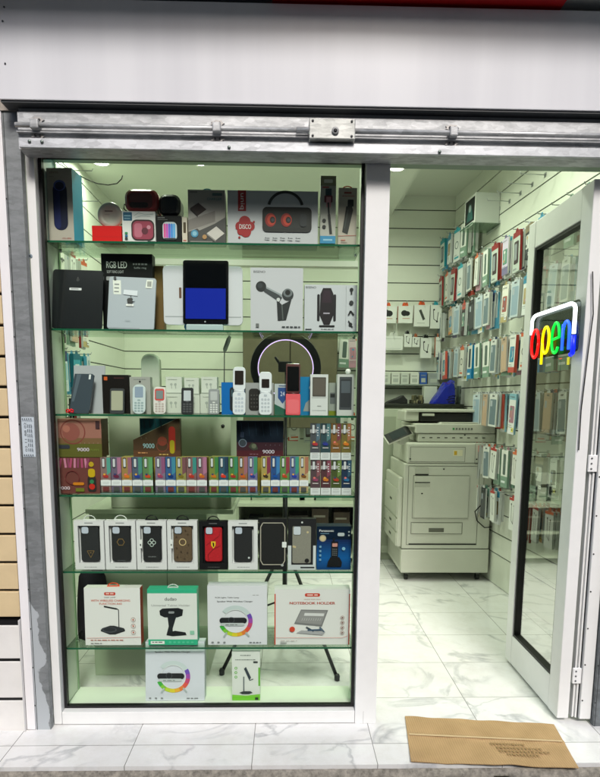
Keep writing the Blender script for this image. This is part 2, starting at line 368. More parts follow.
# front wall above and beside the opening
fw = MB(); PL = mat('#cfcfca', .6, name='render')
fw.box(-3, 3, .065, .2, 2.2, 3.2, PL); fw.box(-3, -.962, .065, .2, 0, 2.2, PL); fw.box(1.36, 3, .065, .2, 0, 2.2, PL)
fw.box(-3.1, -3, -.0, 3.1, -.17, 3.2, PL); fw.box(3, 3.1, -.0, 3.1, -.17, 3.2, PL); fw.box(-3.1, 3.1, 3.1, 3.2, -.17, 3.2, PL); fw.box(-3.1, 3.1, .0, 3.2, 3.2, 3.3, PL)
tag(fw.build('shop_building'), 'pale rendered shop building around the window and open door', 'building')

# ---------------------------------------------------------------- fascia, awning
fa = empty('shop_fascia', (0, -.1, 2.2)); tag(fa, 'long blank glossy white fascia panel above the shutter', 'fascia')
zf0, zf1 = Zy(-.1, 105.6, 300), Zy(-.1, 4.5, 300)
p = MB(); p.bbox(-.94, 2.2, -.004, .06, zf0 - 2.2, zf1 - 2.2, fascia_mat(), .002); p.box(-.938, 2.2, .002, .058, zf0 - 2.206, zf0 - 2.2005, '#4a4d50'); p.build('panel', fa)
for (x, y) in ((4, 7), (2.5, 21), (5, 63.5)):
    q = on(1, -.105, x, y); b = MB(); b.lathe([(.003, 0), (.003, .0015), (.0015, .003)], mat('#55585c', .4, .6), 10, ROTX); b.build('screw', fa, (q.x, -.0045, q.z - 2.2))
aw = empty('awning', (0, -.1, zf1)); tag(aw, 'dark red canopy just showing over the top of the white fascia', 'awning')
b = MB(); b.box(-3, 3, -.25, .16, .10, .14, mat('#a9acab', .6, name='canopy_soffit', noise=.05)); b.build('soffit', aw)
b = MB(); b.bbox(-.05, .9, -.05, .095, .012, .098, mat('#b3161b', .45, name='red_canopy'), .004); b.build('valance', aw)
b = MB(); b.box(-3, -.051, -.03, .095, .03, .098, mat('#8b8d8e', .6)); b.box(.902, 3, -.03, .095, .03, .098, mat('#b9bdb8', .6)); b.build('bracket_beam', aw)

# ---------------------------------------------------------------- roller shutter
rs = empty('roller_shutter', (0, -.075, 2.1)); tag(rs, 'raised galvanised roller shutter end with lock rod and side guides', 'shutter')
XG = on(1, -.03, 32.6, 380).x; XG0 = on(1, -.03, 16.5, 380).x; XRc = on(1, -.05, 595, 741).x
Zs = lambda y: Zy(-.075, y) - 2.1
XS0, XS1 = on(1, -.075, 18.5, 140).x, 1.6
b = MB(); b.box(XS0, XS1, .012, .05, Zs(118.5), zf0 - 2.1 - .008, mat('#a2a5a8', .5, .1, noise=.2, scale=12)); b.build('shutter_slat', rs)
b = MB(); b.box(XS0, XS1, 0, .07, Zs(155.5), Zs(118.8), GALV); b.box(XS0, XS1, -.006, -.0005, Zs(131), Zs(129.5), GALVD); b.box(XS0, XS1, -.003, -.0004, Zs(139.6), Zs(138.2), mat('#2d2f30', .6)); b.build('bottom_bar', rs)
b = MB(); b.bbox(XS0 + .008, XS1, -.016, -.0005, Zs(155.5), Zs(146.3), galv('bright_angle', '#d3d6da', '#a6a9ad', .4), .0015); b.build('angle_strip', rs)
zr = Zs(134.3)
b = MB(); b.tube([(XS0, -.02, zr), (.1, -.02, zr)], .0078, ROD, 12); b.tube([(.03, -.02, zr), (.2, -.02, zr)], .0105, ROD, 12); b.tube([(.2, -.02, zr), (1.6, -.02, zr)], .0085, ROD, 12)
b.box(XS0, XS1, -.014, -.001, zr - .019, zr - .0125, GALV); b.build('lock_rod', rs)
b = MB(); x0, x1 = Xx(-.1, 309, 132), Xx(-.1, 355, 132)
b.bbox(x0, x1, -.036, -.001, zr - .032, zr + .032, galv('lock_case', '#c4c6c2', '#8f918e', .45), .003)
for sx in (x0 + .012, x1 - .012):
    for sz in (zr - .023, zr + .023): b.lathe([(.004, 0), (.004, .002), (.002, .003)], '#34373a', 10, Matrix.Translation((sx, -.036, sz)) @ ROTX)
xc = (x0 + x1) / 2; b.lathe([(.012, 0), (.012, .004), (.009, .006)], '#8b8d8e', 16, Matrix.Translation((xc + .01, -.036, zr - .008)) @ ROTX)
b.lathe([(.006, 0), (.006, .001)], '#111111', 12, Matrix.Translation((xc + .01, -.042, zr - .008)) @ ROTX); b.build('lock_box', rs)
for px in (36, 217, 453):
    x = Xx(-.09, px, 130); b = MB(); b.bbox(x - .014, x + .014, -.034, -.001, zr - .014, zr + .016, GALV, .004)
    for dz in (zr + .024, zr - .026):
        b.prism([(x + (.018 if k % 2 else .024) * math.cos(k * math.pi / 7), dz + (.008 if k % 2 else .011) * math.sin(k * math.pi / 7)) for k in range(14)], -.004, -.0005, mat('#a7a4a2', .5, .4))
        for dx in (-.008, .008): b.lathe([(.0035, 0), (.0035, .003)], '#3c3c3c', 8, Matrix.Translation((x + dx, -.004, dz)) @ ROTX)
    b.build('rod_bracket', rs)
for px, py in ((29.5, 141.5), (42, 142), (229, 147.5), (439.5, 154)):
    q = on(1, -.091, px, py); b = MB(); b.lathe([(.0055, 0), (.0055, .0025), (.003, .0045)], mat('#6f7a74', .35, .7), 12, ROTX); b.build('bolt', rs, (q.x, -.0165, min(max(q.z - 2.1, Zs(153)), Zs(148))))
def guide(x0, x1, m, holes=True):
    b = MB(); zt = Zy(-.05, 103, 20) - 2.1 + .03
    b.box(x0, x1, -.05, -.021, -2.1, zt, m)
    b.box(x0 + .004, x0 + .006, -.0507, -.0502, -2.1, zt, GASKET)
    if holes:
        z = -2.0
        while z < 0: b.lathe([(.003, 0), (.003, .0008)], '#151617', 8, Matrix.Translation((x0 + .0, -.0505, z)) @ ROTX); z += .155
    return b.build('guide_rail', rs, (0, .095, 0))
guide(XG0, XG, peel()); guide(XRc, XRc + .06, GALVD)
q = on(1, -.08, 8.5, 108); b = MB(); b.box(XG0 - .004, XG - .004, -.056, -.0508, Zs(112), Zs(96) + .01, mat('#a39a90', .5, .4, noise=.3, scale=30)); b.lathe([(.005, 0), (.005, .001)], '#0c0c0c', 10, Matrix.Translation((XG0 + .02, -.0565, Zs(104))) @ ROTX)
b.build('guide_cap', rs, (0, .095, 0))
# sticker on the guide
qa, qb = on(1, -.031, 27, 417), on(1, -.031, 28, 457); W_, H_ = XG - XG0 - .012, qa.z - qb.z
b = MB(); b.box(-W_ / 2, W_ / 2, 0, .0006, 0, H_, '#b9c4cc'); a = Art(b, W_, H_)
for u, t in ((.28, '02 11 88 02'),): a.text(t, u, .5, .17 * W_ / H_, '#23272b', fit=.72 * H_ / W_, rot=90)
for u in (.48, .64, .8):
    for k in range(6): a.rect(u - .03, .14 + k * .12, u + .03, .22 + k * .12, '#5d666d')
for v in (.05, .95):
    for u in (.15, .32, .49, .66, .83): a.rect(u - .04, v - .02, u + .04, v + .02, '#4a5157')
o = b.build('service_sticker', None, ((XG0 + XG) / 2 + .003, -.0308, qb.z)); tag(o, 'small pale blue phone number sticker on the dark steel guide', 'sticker')

# ---------------------------------------------------------------- exterior cladding on the left, post
TAN = mat('#cdb891', .6, name='tan_boards', noise=.12, scale=5); WPL = mat('#e0dedb', .5, name='white_boards', noise=.06, scale=8)
xa = Xx(-.03, 7, 380); xw = Xx(-.03, 28, 700)
cd = empty('board_cladding', (-1.3, -.03, 0)); tag(cd, 'tan louvre boards over white boards beside the steel shutter guide', 'cladding')
zt = Zy(-.03, 620, 15); pt = Zy(-.03, 389.5, 5) - Zy(-.03, 479, 5); pt /= 3
b = MB(); z = zt + .012; b.box(-.7, xa + 1.3 - .002, .02, .04, 0, 2.5, '#17130f')
while z < 2.4: b.bbox(-.7, xa + 1.3 - .003, 0, .018, z, z + pt - .010, TAN, .003); z += pt
b.build('tan_boards', cd)
b = MB(); zz = [Zy(-.03, y, 15) for y in (735, 699, 660, 624)]
for a_, c_ in zip(zz, zz[1:]): b.bbox(-.7, xw + 1.3 - .012, -.006, .018, a_ + .008, c_ - .004, WPL, .003)
b.box(-.7, xw + 1.3, -.002, .019, .0, zt, '#0f0f10')
b.bbox(-.7, xw + 1.3, -.008, .018, .001, zz[0] - .001, WPL, .002)
b.build('white_boards', cd)
b = MB(); b.bbox(xa + 1.3, XG0 + 1.3 - .001, -.004, .018, .002, 2.5, mat('#e6e4e6', .45, name='white_post', noise=.04, scale=5), .002); b.bbox(xw + 1.3 - .012, xa + 1.3 - .001, -.02, -.0025, .002, zt + .005, WPL, .002); b.build('post', cd)

# ---------------------------------------------------------------- shop window
WX0, GX0, GX1, WX1 = XG + .001, -.877, .278, .365; GZ0 = Zy(.04, 706, 210); GZ1 = Zy(.04, 158, 210)
wf = empty('shop_window', (-.3, 0, 0)); tag(wf, 'large white framed display window left of the open door', 'shop window')
dx = .3
b = MB(); b.bbox(WX0 + dx, GX0 - .002 + dx, 0, .06, .004, 2.16, WHITE); b.build('stile', wf)
b = MB(); b.bbox(GX1 + .002 + dx, WX1 + dx, 0, .07, .0, 2.16, WHITE); b.box(GX1 + .035 + dx, GX1 + .036 + dx, -.0004, .001, .0, GZ0 - .004, '#8a8c8a'); b.build('stile', wf)
b = MB(); b.bbox(GX0 - .001 + dx, GX1 + .001 + dx, .001, .06, .003, GZ0 - .002, WHITE); b.build('bottom_rail', wf)
b = MB(); b.bbox(GX0 - .001 + dx, GX1 + .001 + dx, .001, .06, GZ1 + .002, 2.16, WHITE); b.build('top_rail', wf)
gk = .011; b = MB()
b.box(GX0 + dx, GX0 + gk + dx, .03, .05, GZ0, GZ1, GASKET); b.box(GX1 - gk + dx, GX1 + dx, .03, .05, GZ0, GZ1, GASKET)
b.box(GX0 + gk + dx, GX1 - gk + dx, .03, .05, GZ0, GZ0 + gk * .8, GASKET); b.box(GX0 + gk + dx, GX1 - gk + dx, .03, .05, GZ1 - gk, GZ1, GASKET); b.build('gasket', wf)
b = MB(); b.poly([(GX0 + gk + dx, .04, GZ0 + gk), (GX1 - gk + dx, .04, GZ0 + gk), (GX1 - gk + dx, .04, GZ1 - gk), (GX0 + gk + dx, .04, GZ1 - gk)], GLASS); b.build('glass_pane', wf)
IN = mat('#dfe6d8', .4, name='inner_panel')
b = MB(); b.box(GX0 - .02 + dx, GX0 - .002 + dx, .061, .2, 0, 2.16, IN); b.box(GX0 - .001 + dx, GX0 + .002 + dx, .185, .2, 0, 2.16, mat('#8fae88', .4)); b.build('side_panel', wf)
b = MB(); b.box(GX1 + .002 + dx, GX1 + .02 + dx, .071, .2, 0, 2.16, IN); b.build('side_panel', wf)
b = MB(); b.bbox(GX0 + dx, GX1 + dx, .061, .21, .001, GZ0 - .002, IN); b.build('display_floor', wf)
b = MB(); xk = Xx(0, 29, 256); b.rr(-.014, .012, -.006, .006, .006, -.002, 0, mat('#9fb2bf', .3, .6)); b.lathe([(.003, 0), (.003, .002)], '#3a4146', 8, Matrix.Translation((.004, -.002, 0)) @ ROTX); b.build('clip', wf, (xk + .3, -.0005, Zy(0, 256, 29)))
# head of the opening: underside strip behind the shutter bar
b = MB(); b.box(-.96, 1.36, .071, .19, 2.161, 2.199, mat('#7f8f80', .4, .2)); b.box(WX1 + .001, 1.36, -.028 + .05, .07, 2.135, 2.199, mat('#90988f', .4, .3)); tag(b.build('door_lintel'), 'narrow steel lintel over the open doorway under the shutter', 'lintel')

SZ = [Zy(.07, y, 210) for y in (242.5, 330, 415, 495.5, 571.5, 647.5)]
names = ['first glass shelf from the top, holding boxed speakers', 'second glass shelf from the top, holding two tablets', 'third glass shelf from the top, holding a row of phones', 'fourth glass shelf from the top, holding small colourful boxes', 'fifth glass shelf from the top, holding boxed phone cases', 'lowest glass shelf, holding four large white boxes']
for z, nm in zip(SZ, names):
    sh = empty('glass_shelf', (-.3, .07, z - .007)); tag(sh, nm, 'shelf', 'glass shelves in the display window')
    b = MB(); x0, x1 = GX0 + .001 + .3, GX1 + .3
    b.box(x0, x1, .0012, .23, 0, .007, SHELFG); b.build('pane', sh)
    b = MB(); b.box(x0, x1, 0, .001, 0, .007, SHELFE); b.build('front_edge', sh)
    for xx in (x0 + .012, x1 - .012):
        c = MB(); c.lathe([(.006, -.012), (.006, 0)], mat('#b5b9ba', .25, .9), 12, Matrix.Translation((xx, .1, 0))); c.build('shelf_support', sh)

# ---------------------------------------------------------------- door
dr = empty('shop_door', (1.11, 0, 0)); tag(dr, 'white framed glass door standing open into the shop', 'door')
DX0, DX1, DY0, DY1, DZ0, DZ1 = -.012, .035, .005, .575, .015, 2.07
gy0, gy1, gz0, gz1 = DY0 + .085, DY1 - .07, .155, 1.955
def dbox(n, *a): b = MB(); b.bbox(*a, WHITE, .003); return b.build(n, dr)
dbox('stile', DX0, DX1, DY0, gy0, DZ0, DZ1); dbox('stile', DX0, DX1, gy1, DY1, DZ0, DZ1)
dbox('bottom_rail', DX0 + .001, DX1 - .001, gy0 + .0005, gy1 - .0005, DZ0 + .001, gz0); dbox('top_rail', DX0 + .001, DX1 - .001, gy0 + .0005, gy1 - .0005, gz1, DZ1 - .001)
b = MB(); k = .012
for (ya, yb, za, zb) in ((gy0, gy0 + k, gz0, gz1), (gy1 - k, gy1, gz0, gz1), (gy0 + k, gy1 - k, gz0, gz0 + k), (gy0 + k, gy1 - k, gz1 - k, gz1)): b.box(DX0 + .006, DX1 - .006, ya, yb, za, zb, GASKET)
b.build('gasket', dr)
b = MB(); b.poly([(.01, gy0 + k, gz0 + k), (.01, gy1 - k, gz0 + k), (.01, gy1 - k, gz1 - k), (.01, gy0 + k, gz1 - k)], GLASS); b.build('glass_pane', dr)
for z in (.2, 1.05, 1.85):
    b = MB(); b.bbox(DX1 + .001, DX1 + .035, -.006, .004, z - .032, z + .032, mat('#e9eaea', .3), .002)
    for s_ in (-.02, 0, .02): b.lathe([(.0035, 0), (.0035, .002)], '#5b5e60', 8, Matrix.Translation((DX1 + .012, -.006, z + s_)) @ ROTX)
    b.build('hinge', dr)
b = MB(); b.tube([(.0, -.003, 1.75), (.012, -.006, 1.6), (.004, -.003, 1.45), (-.006, -.003, 1.25), (-.004, -.002, 1.1)], .0022, '#111111', 6); b.build('sign_cable', dr)
jb = empty('door_frame', (1.2, 0, 0)); tag(jb, 'white fixed door jamb between the open door and right guide', 'door frame')
xj0, xj1 = Xx(0, 577.5, 725), XRc - .003
b = MB(); b.bbox(xj0 - 1.2, xj1 - 1.2, -.012, .06, .02, 2.13, WHITE, .003); b.build('jamb', jb)
b = MB(); b.box(xj0 - 1.2 - .006, xj0 - 1.2 - .001, .004, .05, .02, 2.13, GASKET)
for k in range(14): b.lathe([(.0032, 0), (.0032, .0012)], '#151515', 8, Matrix.Translation((xj0 - 1.2 + .006, -.012, .1 + k * .15)) @ ROTX)
b.build('gasket', jb)
b = MB()
for k, (a_, c_, y_) in enumerate(((.006, .012, .002), (.0125, .018, .012), (.0185, .0235, .006))): b.box(xj0 - 1.2 - c_, xj0 - 1.2 - a_, y_, .055, .02, 2.13, WHITE)
b.build('profile', jb)
b = MB(); b.box(XRc + .061, 3, -.04, .064, 0, 2.4, WPL); tag(b.build('side_wall'), 'white wall strip at the right edge beyond the steel guide', 'wall')

# open sign: neon tubes on a clear backing, hung inside the door glass
sx = 1.075; c0 = on(0, sx, 534, 340); c1 = on(0, sx, 577, 335)
SW = abs(c0.y - c1.y); st_ = on(0, sx, 556, 307).z; sb = on(0, sx, 556, 352).z
sg = empty('neon_sign', (sx, (c0.y + c1.y) / 2, (st_ + sb) / 2)); tag(sg, 'lit multicolour neon open sign hanging on the door glass', 'sign'); sg.rotation_euler = (0, 0, rad(-90))
# local: x to the viewer's right (towards the street), y into the glass, z up
def neon(name, pts, colr, es, r=.0056):
    b = MB(); b.tube(pts, r, mat(colr, .4, em=colr, es=es, name='neon_tube'), 8); return b.build(name, sg)
hw = SW / 2; hh = (st_ - sb) / 2
ZA = lambda u, v: (-hw + u * SW, -.012, -hh + v * 2 * hh)
def arcp(cu, cv, ru, rv, a0, a1, n=16): return [ZA(cu + ru * math.cos(rad(a0 + (a1 - a0) * k / n)), cv + rv * math.sin(rad(a0 + (a1 - a0) * k / n))) for k in range(n + 1)]
b = MB(); b.rr(-hw * 1.06, hw * 1.06, -hh * 1.15, hh * 1.0, .02, .0, .003, glassmat('smoked_acrylic', (.35, .4, .37), .05)); b.build('backing_board', sg)
neon('outline_tube', [ZA(0, .5), ZA(0, .8)] + arcp(.12, .8, .12, .14, 180, 90, 6) + arcp(.88, .8, .12, .14, 90, 0, 6) + [ZA(1., .3)], '#dfe8ff', 1.5, .0075)
neon('outline_end_tube', [ZA(1, .27), ZA(1, -.1), ZA(.96, -.12)], '#0818e0', 1.8, .0085)
neon('letter_o', arcp(.11, .27, .09, .33, 0, 360, 22), '#e80a0c', 1.1)
neon('letter_p', [ZA(.3, -.24), ZA(.3, .1)] + arcp(.38, .3, .08, .3, 190, -170, 20), '#f2dc00', .95)
neon('letter_e', [ZA(.53, .27), ZA(.69, .3)] + arcp(.61, .3, .085, .33, 0, 320, 18), '#00cc3c', .95)
neon('letter_n', [ZA(.77, 0), ZA(.77, .55)] + arcp(.84, .38, .07, .22, 170, 0, 10) + [ZA(.91, 0)], '#2050ff', 1.6)

# cardboard sheet on the sill
pts = [on(2, .006, *p) for p in ((405, 716), (554, 724), (579, 768), (411, 762))]
b = MB(); n1, n2 = 40, 26; vs = []; top = []
rr_ = random.Random(3)
for i in range(n1 + 1):
    for j in range(n2 + 1):
        u, v = i / n1, j / n2
        p = (pts[0] * (1 - u) + pts[1] * u) * (1 - v) + (pts[3] * (1 - u) + pts[2] * u) * v
        h = .004 + .004 * math.exp(-((v - .45) / .04) ** 2) + .006 * math.sin(u * 5 + v * 2) ** 2 * (v > .75) * (v - .75) * 3 + .001 * math.sin(u * 23)
        jx = mn.noise(Vector((u * 9, v * 9, 0))) * .004 * (j in (0, n2)); 
        vs.append((p.x, p.y + jx, .002 + h))
nv = len(vs); vs2 = [(x, y, z - .003) for x, y, z in vs]; ff = []
for i in range(n1):
    for j in range(n2):
        a_ = i * (n2 + 1) + j; ff.append((a_, a_ + 1, a_ + n2 + 2, a_ + n2 + 1)); ff.append((a_ + nv, a_ + n2 + 1 + nv, a_ + n2 + 2 + nv, a_ + 1 + nv))
for i in range(n1):
    for j in (0, n2): a_ = i * (n2 + 1) + j; ff.append((a_, a_ + n2 + 1, a_ + n2 + 1 + nv, a_ + nv))
for j in range(n2):
    for i in (0, n1): a_ = i * (n2 + 1) + j; ff.append((a_, a_ + 1, a_ + 1 + nv, a_ + nv))
cbm = mat('#b98d58', .85, name='cardboard'); t = cbm.node_tree; bs = t.nodes['Principled BSDF']
tc = t.nodes.new('ShaderNodeTexCoord'); mp = t.nodes.new('ShaderNodeMapping'); mp.inputs['Scale'].default_value = (1, 1, 1); wv = t.nodes.new('ShaderNodeTexWave'); wv.inputs['Scale'].default_value = 36; wv.inputs['Distortion'].default_value = .6; wv.inputs['Detail Scale'].default_value = .5
t.links.new(tc.outputs['Object'], mp.inputs[0]); t.links.new(mp.outputs[0], wv.inputs['Vector'])
n_ = t.nodes.new('ShaderNodeTexNoise'); n_.inputs['Scale'].default_value = 12; n_.inputs['Detail'].default_value = 5; t.links.new(tc.outputs['Object'], n_.inputs['Vector'])
am = t.nodes.new('ShaderNodeMath'); am.operation = 'MULTIPLY_ADD'; am.inputs[1].default_value = .35; t.links.new(wv.outputs['Fac'], am.inputs[0]); t.links.new(n_.outputs['Fac'], am.inputs[2])
rp = t.nodes.new('ShaderNodeValToRGB'); rp.color_ramp.elements[0].position = .35; rp.color_ramp.elements[1].position = .95; rp.color_ramp.elements[0].color = lin('#9d8158'); rp.color_ramp.elements[1].color = lin('#b3946a')
t.links.new(am.outputs[0], rp.inputs[0]); t.links.new(rp.outputs[0], bs.inputs['Base Color'])
bp = t.nodes.new('ShaderNodeBump'); bp.inputs['Strength'].default_value = .5; bp.inputs['Distance'].default_value = .001; t.links.new(wv.outputs['Fac'], bp.inputs['Height']); t.links.new(bp.outputs[0], bs.inputs['Normal'])
b.add(vs + vs2, ff, cbm)
def cbp(u, v, h=.0125): p = (pts[0] * (1 - u) + pts[1] * u) * (1 - v) + (pts[3] * (1 - u) + pts[2] * u) * v; return (p.x, p.y, h)
for k, (v, u0, u1) in enumerate(((.56, .52, .72), (.64, .55, .83), (.71, .56, .86), (.78, .6, .8))):
    u = u0
    while u < u1: w_ = rr_.uniform(.006, .02); b.poly([cbp(u, v + .04), cbp(u + w_, v + .04), cbp(u + w_, v), cbp(u, v)], '#96784f'); u += w_ + .008
b.poly([cbp(0.01, .475), cbp(.985, .475), cbp(.985, .44), cbp(0.01, .44)], mat('#c4ab84', .5))
tag(b.build('cardboard_sheet'), 'flattened brown cardboard sheet lying at the doorway edge', 'cardboard')
# ceiling spot lamps
def spot(x, y, label, z=None, pw=1.):
    z = z or ZC; e = empty('ceiling_spotlight', (x, y, z)); tag(e, label, 'ceiling light', 'recessed ceiling spotlights')
    b = MB(); b.lathe([(.062, -.001), (.062, -.006), (.048, -.007), (.046, -.002)], mat('#e9ebe6', .3), 24); b.build('trim_ring', e)
    b = MB(); b.lathe([(.045, -.0022), (.045, -.0045)], mat('#ffffff', .4, em=(.9, 1, .78), es=14, name='lit_lens'), 24); b.build('lens', e)
    l = bpy.data.lights.new('spot_light', 'AREA'); l.shape = 'DISK'; l.size = .12; l.energy = LAMP_W * pw; l.color = LAMP; l.spread = rad(165)
    lo = bpy.data.objects.new('light', l); COL.objects.link(lo); lo.parent = e; lo.location = (0, 0, -.012)
s1 = on(2, pA.z, 393, 163); spot(min(s1.x, 9), s1.y, 'lit ceiling spotlight seen above the doorway corner', ZC if s1.x > xs else pA.z) if False else None
for px, py, z, lb in ((100, 160, pA.z, 'lit round spotlight above the boxed blue speaker'), (200, 160, pA.z, 'lit round spotlight above the charger box')):
    q = on(2, z, px, py + 2); spot(max(q.x, XL + .16), q.y, lb, z, .4 if px < 150 else .8)
q = on(2, pA.z, 397, 167.5); spot(q.x, q.y, 'bright ceiling spotlight at the top left of the doorway', pA.z - .0005)
spot(.95, 1.0, 'ceiling spotlight over the open door, hidden by the shutter'); spot(-.75, .75, 'ceiling spotlight just behind the display window, left end', pA.z); spot(.1, .75, 'ceiling spotlight just behind the display window, right end', pA.z)

# unseen house across the street, added to darken the horizon sky and its reflections
ob = empty('unseen_house_opposite', (0, -10, -.17)); tag(ob, 'unseen beige row house across the street, added to dim the sky', 'building')
b = MB(); b.box(-14, 14, -4, 0, 0, 8, mat('#8f8474', .9, noise=.15, scale=1)); b.build('wall', ob)
for i in range(8):
    for j in range(2):
        b = MB(); x = -12.3 + i * 3.3; z = 1.0 + j * 3.6; b.box(x, x + 1.3, .002, .03, z, z + 1.9, mat('#20262a', .15)); b.build('window', ob)

# ================================================================== GOODS IN THE WINDOW
def span(x0, x1, yt, Y, zb):
    # width and height on the real plane Y of something standing on height zb
    pt = on(1, Y, (x0 + x1) / 2, yt); ym = yt + 20
    a = on(1, Y, x0, ym); c = on(1, Y, x1, ym)
    return (a.x + c.x) / 2, c.x - a.x, pt.z - zb
def boxed(name, label, x0, x1, yt, zb, draw=None, Y=.095, dep=.05, col='#e4e4e4', side=None, group=None, tilt=0, rz=0, cat='box', tab=None):
    xc, W, H = span(x0, x1, yt, Y, zb)
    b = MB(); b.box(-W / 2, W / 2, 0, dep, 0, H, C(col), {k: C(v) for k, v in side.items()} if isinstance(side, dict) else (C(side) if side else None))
    if draw: draw(Art(b, W, H), W, H)
    o = b.build(name, None, (xc, Y, zb + .0006), (rad(-tilt), 0, rad(rz))); tag(o, label, cat, group)
    if tab:
        tc, tw = tab; c = MB(); r = tw * W
        if isinstance(tw, tuple): r = tw[0] * W
        c.tube([(r * math.cos(rad(180 - 18 * k)), dep * .5, .0002 + r * .62 * math.sin(rad(18 * k))) for k in range(11)], .0022, C(tc), 6); c.box(-r * 1.1, r * 1.1, dep * .4, dep * .6, .0002, .003, C(tc))
        c.build('hang_tab', o, (0, 0, H))
    return o, W, H
s1, s2, s3, s4, s5, s6 = SZ; s7 = GZ0 - .001
G1 = 'packed goods on the glass shelves'
# ---- shelf 1
def d(a, W, H):
    a.rr(.22, .16, .78, .8, .26, '#0d1436'); a.rr(.25, .18, .5, .78, .12, '#16225a'); a.disc(.5, .765, .2, '#4b5aa0', 1.2); a.disc(.5, .758, .15, '#141a44', 1.2)
    a.text('LENYES', .3, .94, .028, '#7a4a3a', fit=.34); a.text('WS-1843', .7, .05, .02, '#a23030', fit=.36); a.rect(.1, .88, .3, .885, '#8b8078')
boxed('speaker_box', 'tall grey box with a dark blue tube speaker and cyan side', 46.5, 72.5, 168, s1, d, dep=.09, col='#b9b1a8', side={'r': '#27a5cf', 't': '#27a5cf'}, rz=-4)
o, W, H = boxed('gift_box', 'small plain red box under the round white plate, top shelf', 92.5, 122, 226, s1, lambda a, W, H: (a.rect(.02, .35, .98, .36, '#a01515'),), col='#d81818', dep=.07)
redtop = s1 + H
xc, W, Hh = span(98, 123, 199, .13, redtop)
b = MB(); b.lathe([(W * .5, -.006), (W * .5, .004), (W * .46, .008), (W * .3, .0085), (W * .28, .006)], mat('#dfe3d6', .3), 36, Matrix.Translation((0, 0, W * .5)) @ ROTX)
a = Art(b, W, W, -.0086); a.rect(.3, .62, .62, .66, '#6b716a'); a.rect(.3, .5, .5, .515, '#b0b5aa')
o = b.build('charging_pad', None, (xc, .13, redtop + .0008)); tag(o, 'round white charging pad standing on the small red box', 'charger')
def d(a, W, H):
    a.rr(.03, .7, .3, .97, .02, '#1d5d7d'); a.rect(.06, .84, .26, .87, '#8fb9c9'); a.rect(.06, .76, .24, .78, '#8fb9c9')
    a.line([(.36, .86), (.5, .95), (.7, .9), (.95, .92)], .012, '#9db5b2'); a.line([(.4, .8), (.6, .86), (.85, .85)], .01, '#9db5b2')
    a.rr(.27, .08, .97, .74, .17, '#33161c'); a.rr(.31, .12, .93, .69, .14, '#9a3850'); a.rr(.36, .18, .6, .62, .08, '#bf6a80'); a.disc(.68, .38, .1, '#5f2233'); a.disc(.8, .5, .06, '#c98a9c')
    for k, c in enumerate(('#2b8f5a', '#2a6f9a', '#303a3f')): a.rr(.07, .28 - k * .09, .16, .34 - k * .09, .02, c)
    a.rect(.76, .01, .99, .06, '#20252c')
o, W, H = boxed('camera_case_box', 'white box picturing a pink camera case, under the red pouch', 122.5, 155.5, 211.5, s1, d, dep=.075)
z1 = s1 + H
def pouch(name, label, x0, x1, yt, zb, Y, dep, c, c2, cat):
    xc, W, H = span(x0, x1, yt, Y, zb); e = empty(name, (xc, Y, zb + .001)); tag(e, label, cat)
    m = mat(c, .32, coat=.3); b = MB(); b.rr(-W / 2, W / 2, .0, H, H * .35, 0, dep, m, H * .12); b.build('body', e)
    b = MB(); a = Art(b, W, H, -.0004); a.rr(.12, .12, .82, .82, .14, mat(c2, .22, coat=.6)); a.rr(.15, .16, .7, .4, .1, mat('#1d0507' if c2 != '#050505' else '#121212', .2)); b.build('front_panel', e)
    b = MB(); b.tube([(-W * .47, dep * .45, H * .3), (-W * .56, dep * .35, H * .42), (-W * .57, dep * .3, H * .2), (-W * .49, dep * .4, H * .1)], .0022, C('#111111'), 6); b.build('wrist_strap', e)
    b = MB(); b.tube([(x * W / 2 * .96, dep * .5, H * .5 + z * H / 2 * 1.0) for x, z in [(math.cos(rad(q)), math.sin(rad(q))) for q in range(0, 181, 15)]], .0016, C('#8d1a1a' if c2 != '#050505' else '#2a2a2a'), 6); b.build('zip', e)
    return e
pouch('camera_pouch', 'glossy dark red zip pouch resting on the pink case box', 124.5, 158.5, 189, z1 + .001, .1, .08, '#8e0d10', '#5a0608', 'pouch')
def d(a, W, H):
    a.text('BOROFONE', .2, .93, .035, '#c9c9c9', fit=.28); a.dash(.06, .45, .86, .02, '#7a7a7a')
    a.rr(.25, .12, .82, .78, .16, '#c9d2d9')
    for k, c in enumerate(('#e0559a', '#d04fc0', '#6a66d8', '#3d8fe0', '#5fb0e8')): a.rr(.29 + k * .095, .2, .375 + k * .095, .72, .04, c)
    a.rr(.3, .13, .78, .19, .03, '#2b3036')
o, W, H = boxed('mini_speaker_box', 'black box picturing a pink and blue lit mini speaker', 156.5, 181.5, 216, s1, d, dep=.075, col='#0f1012')
pouch('mini_speaker', 'small glossy black speaker on top of the black box', 158.5, 180.5, 194, s1 + H + .001, .1, .07, '#0b0b0c', '#050505', 'speaker')
boxed('narrow_box', 'thin cream box edge between mini speaker box and charger box', 182.2, 187.3, 217, s1, lambda a, W, H: (a.rr(.25, .4, .75, .8, .1, '#4a3c22'), a.rect(.2, .1, .8, .14, '#c05050')), dep=.08, col='#d8cfc0')
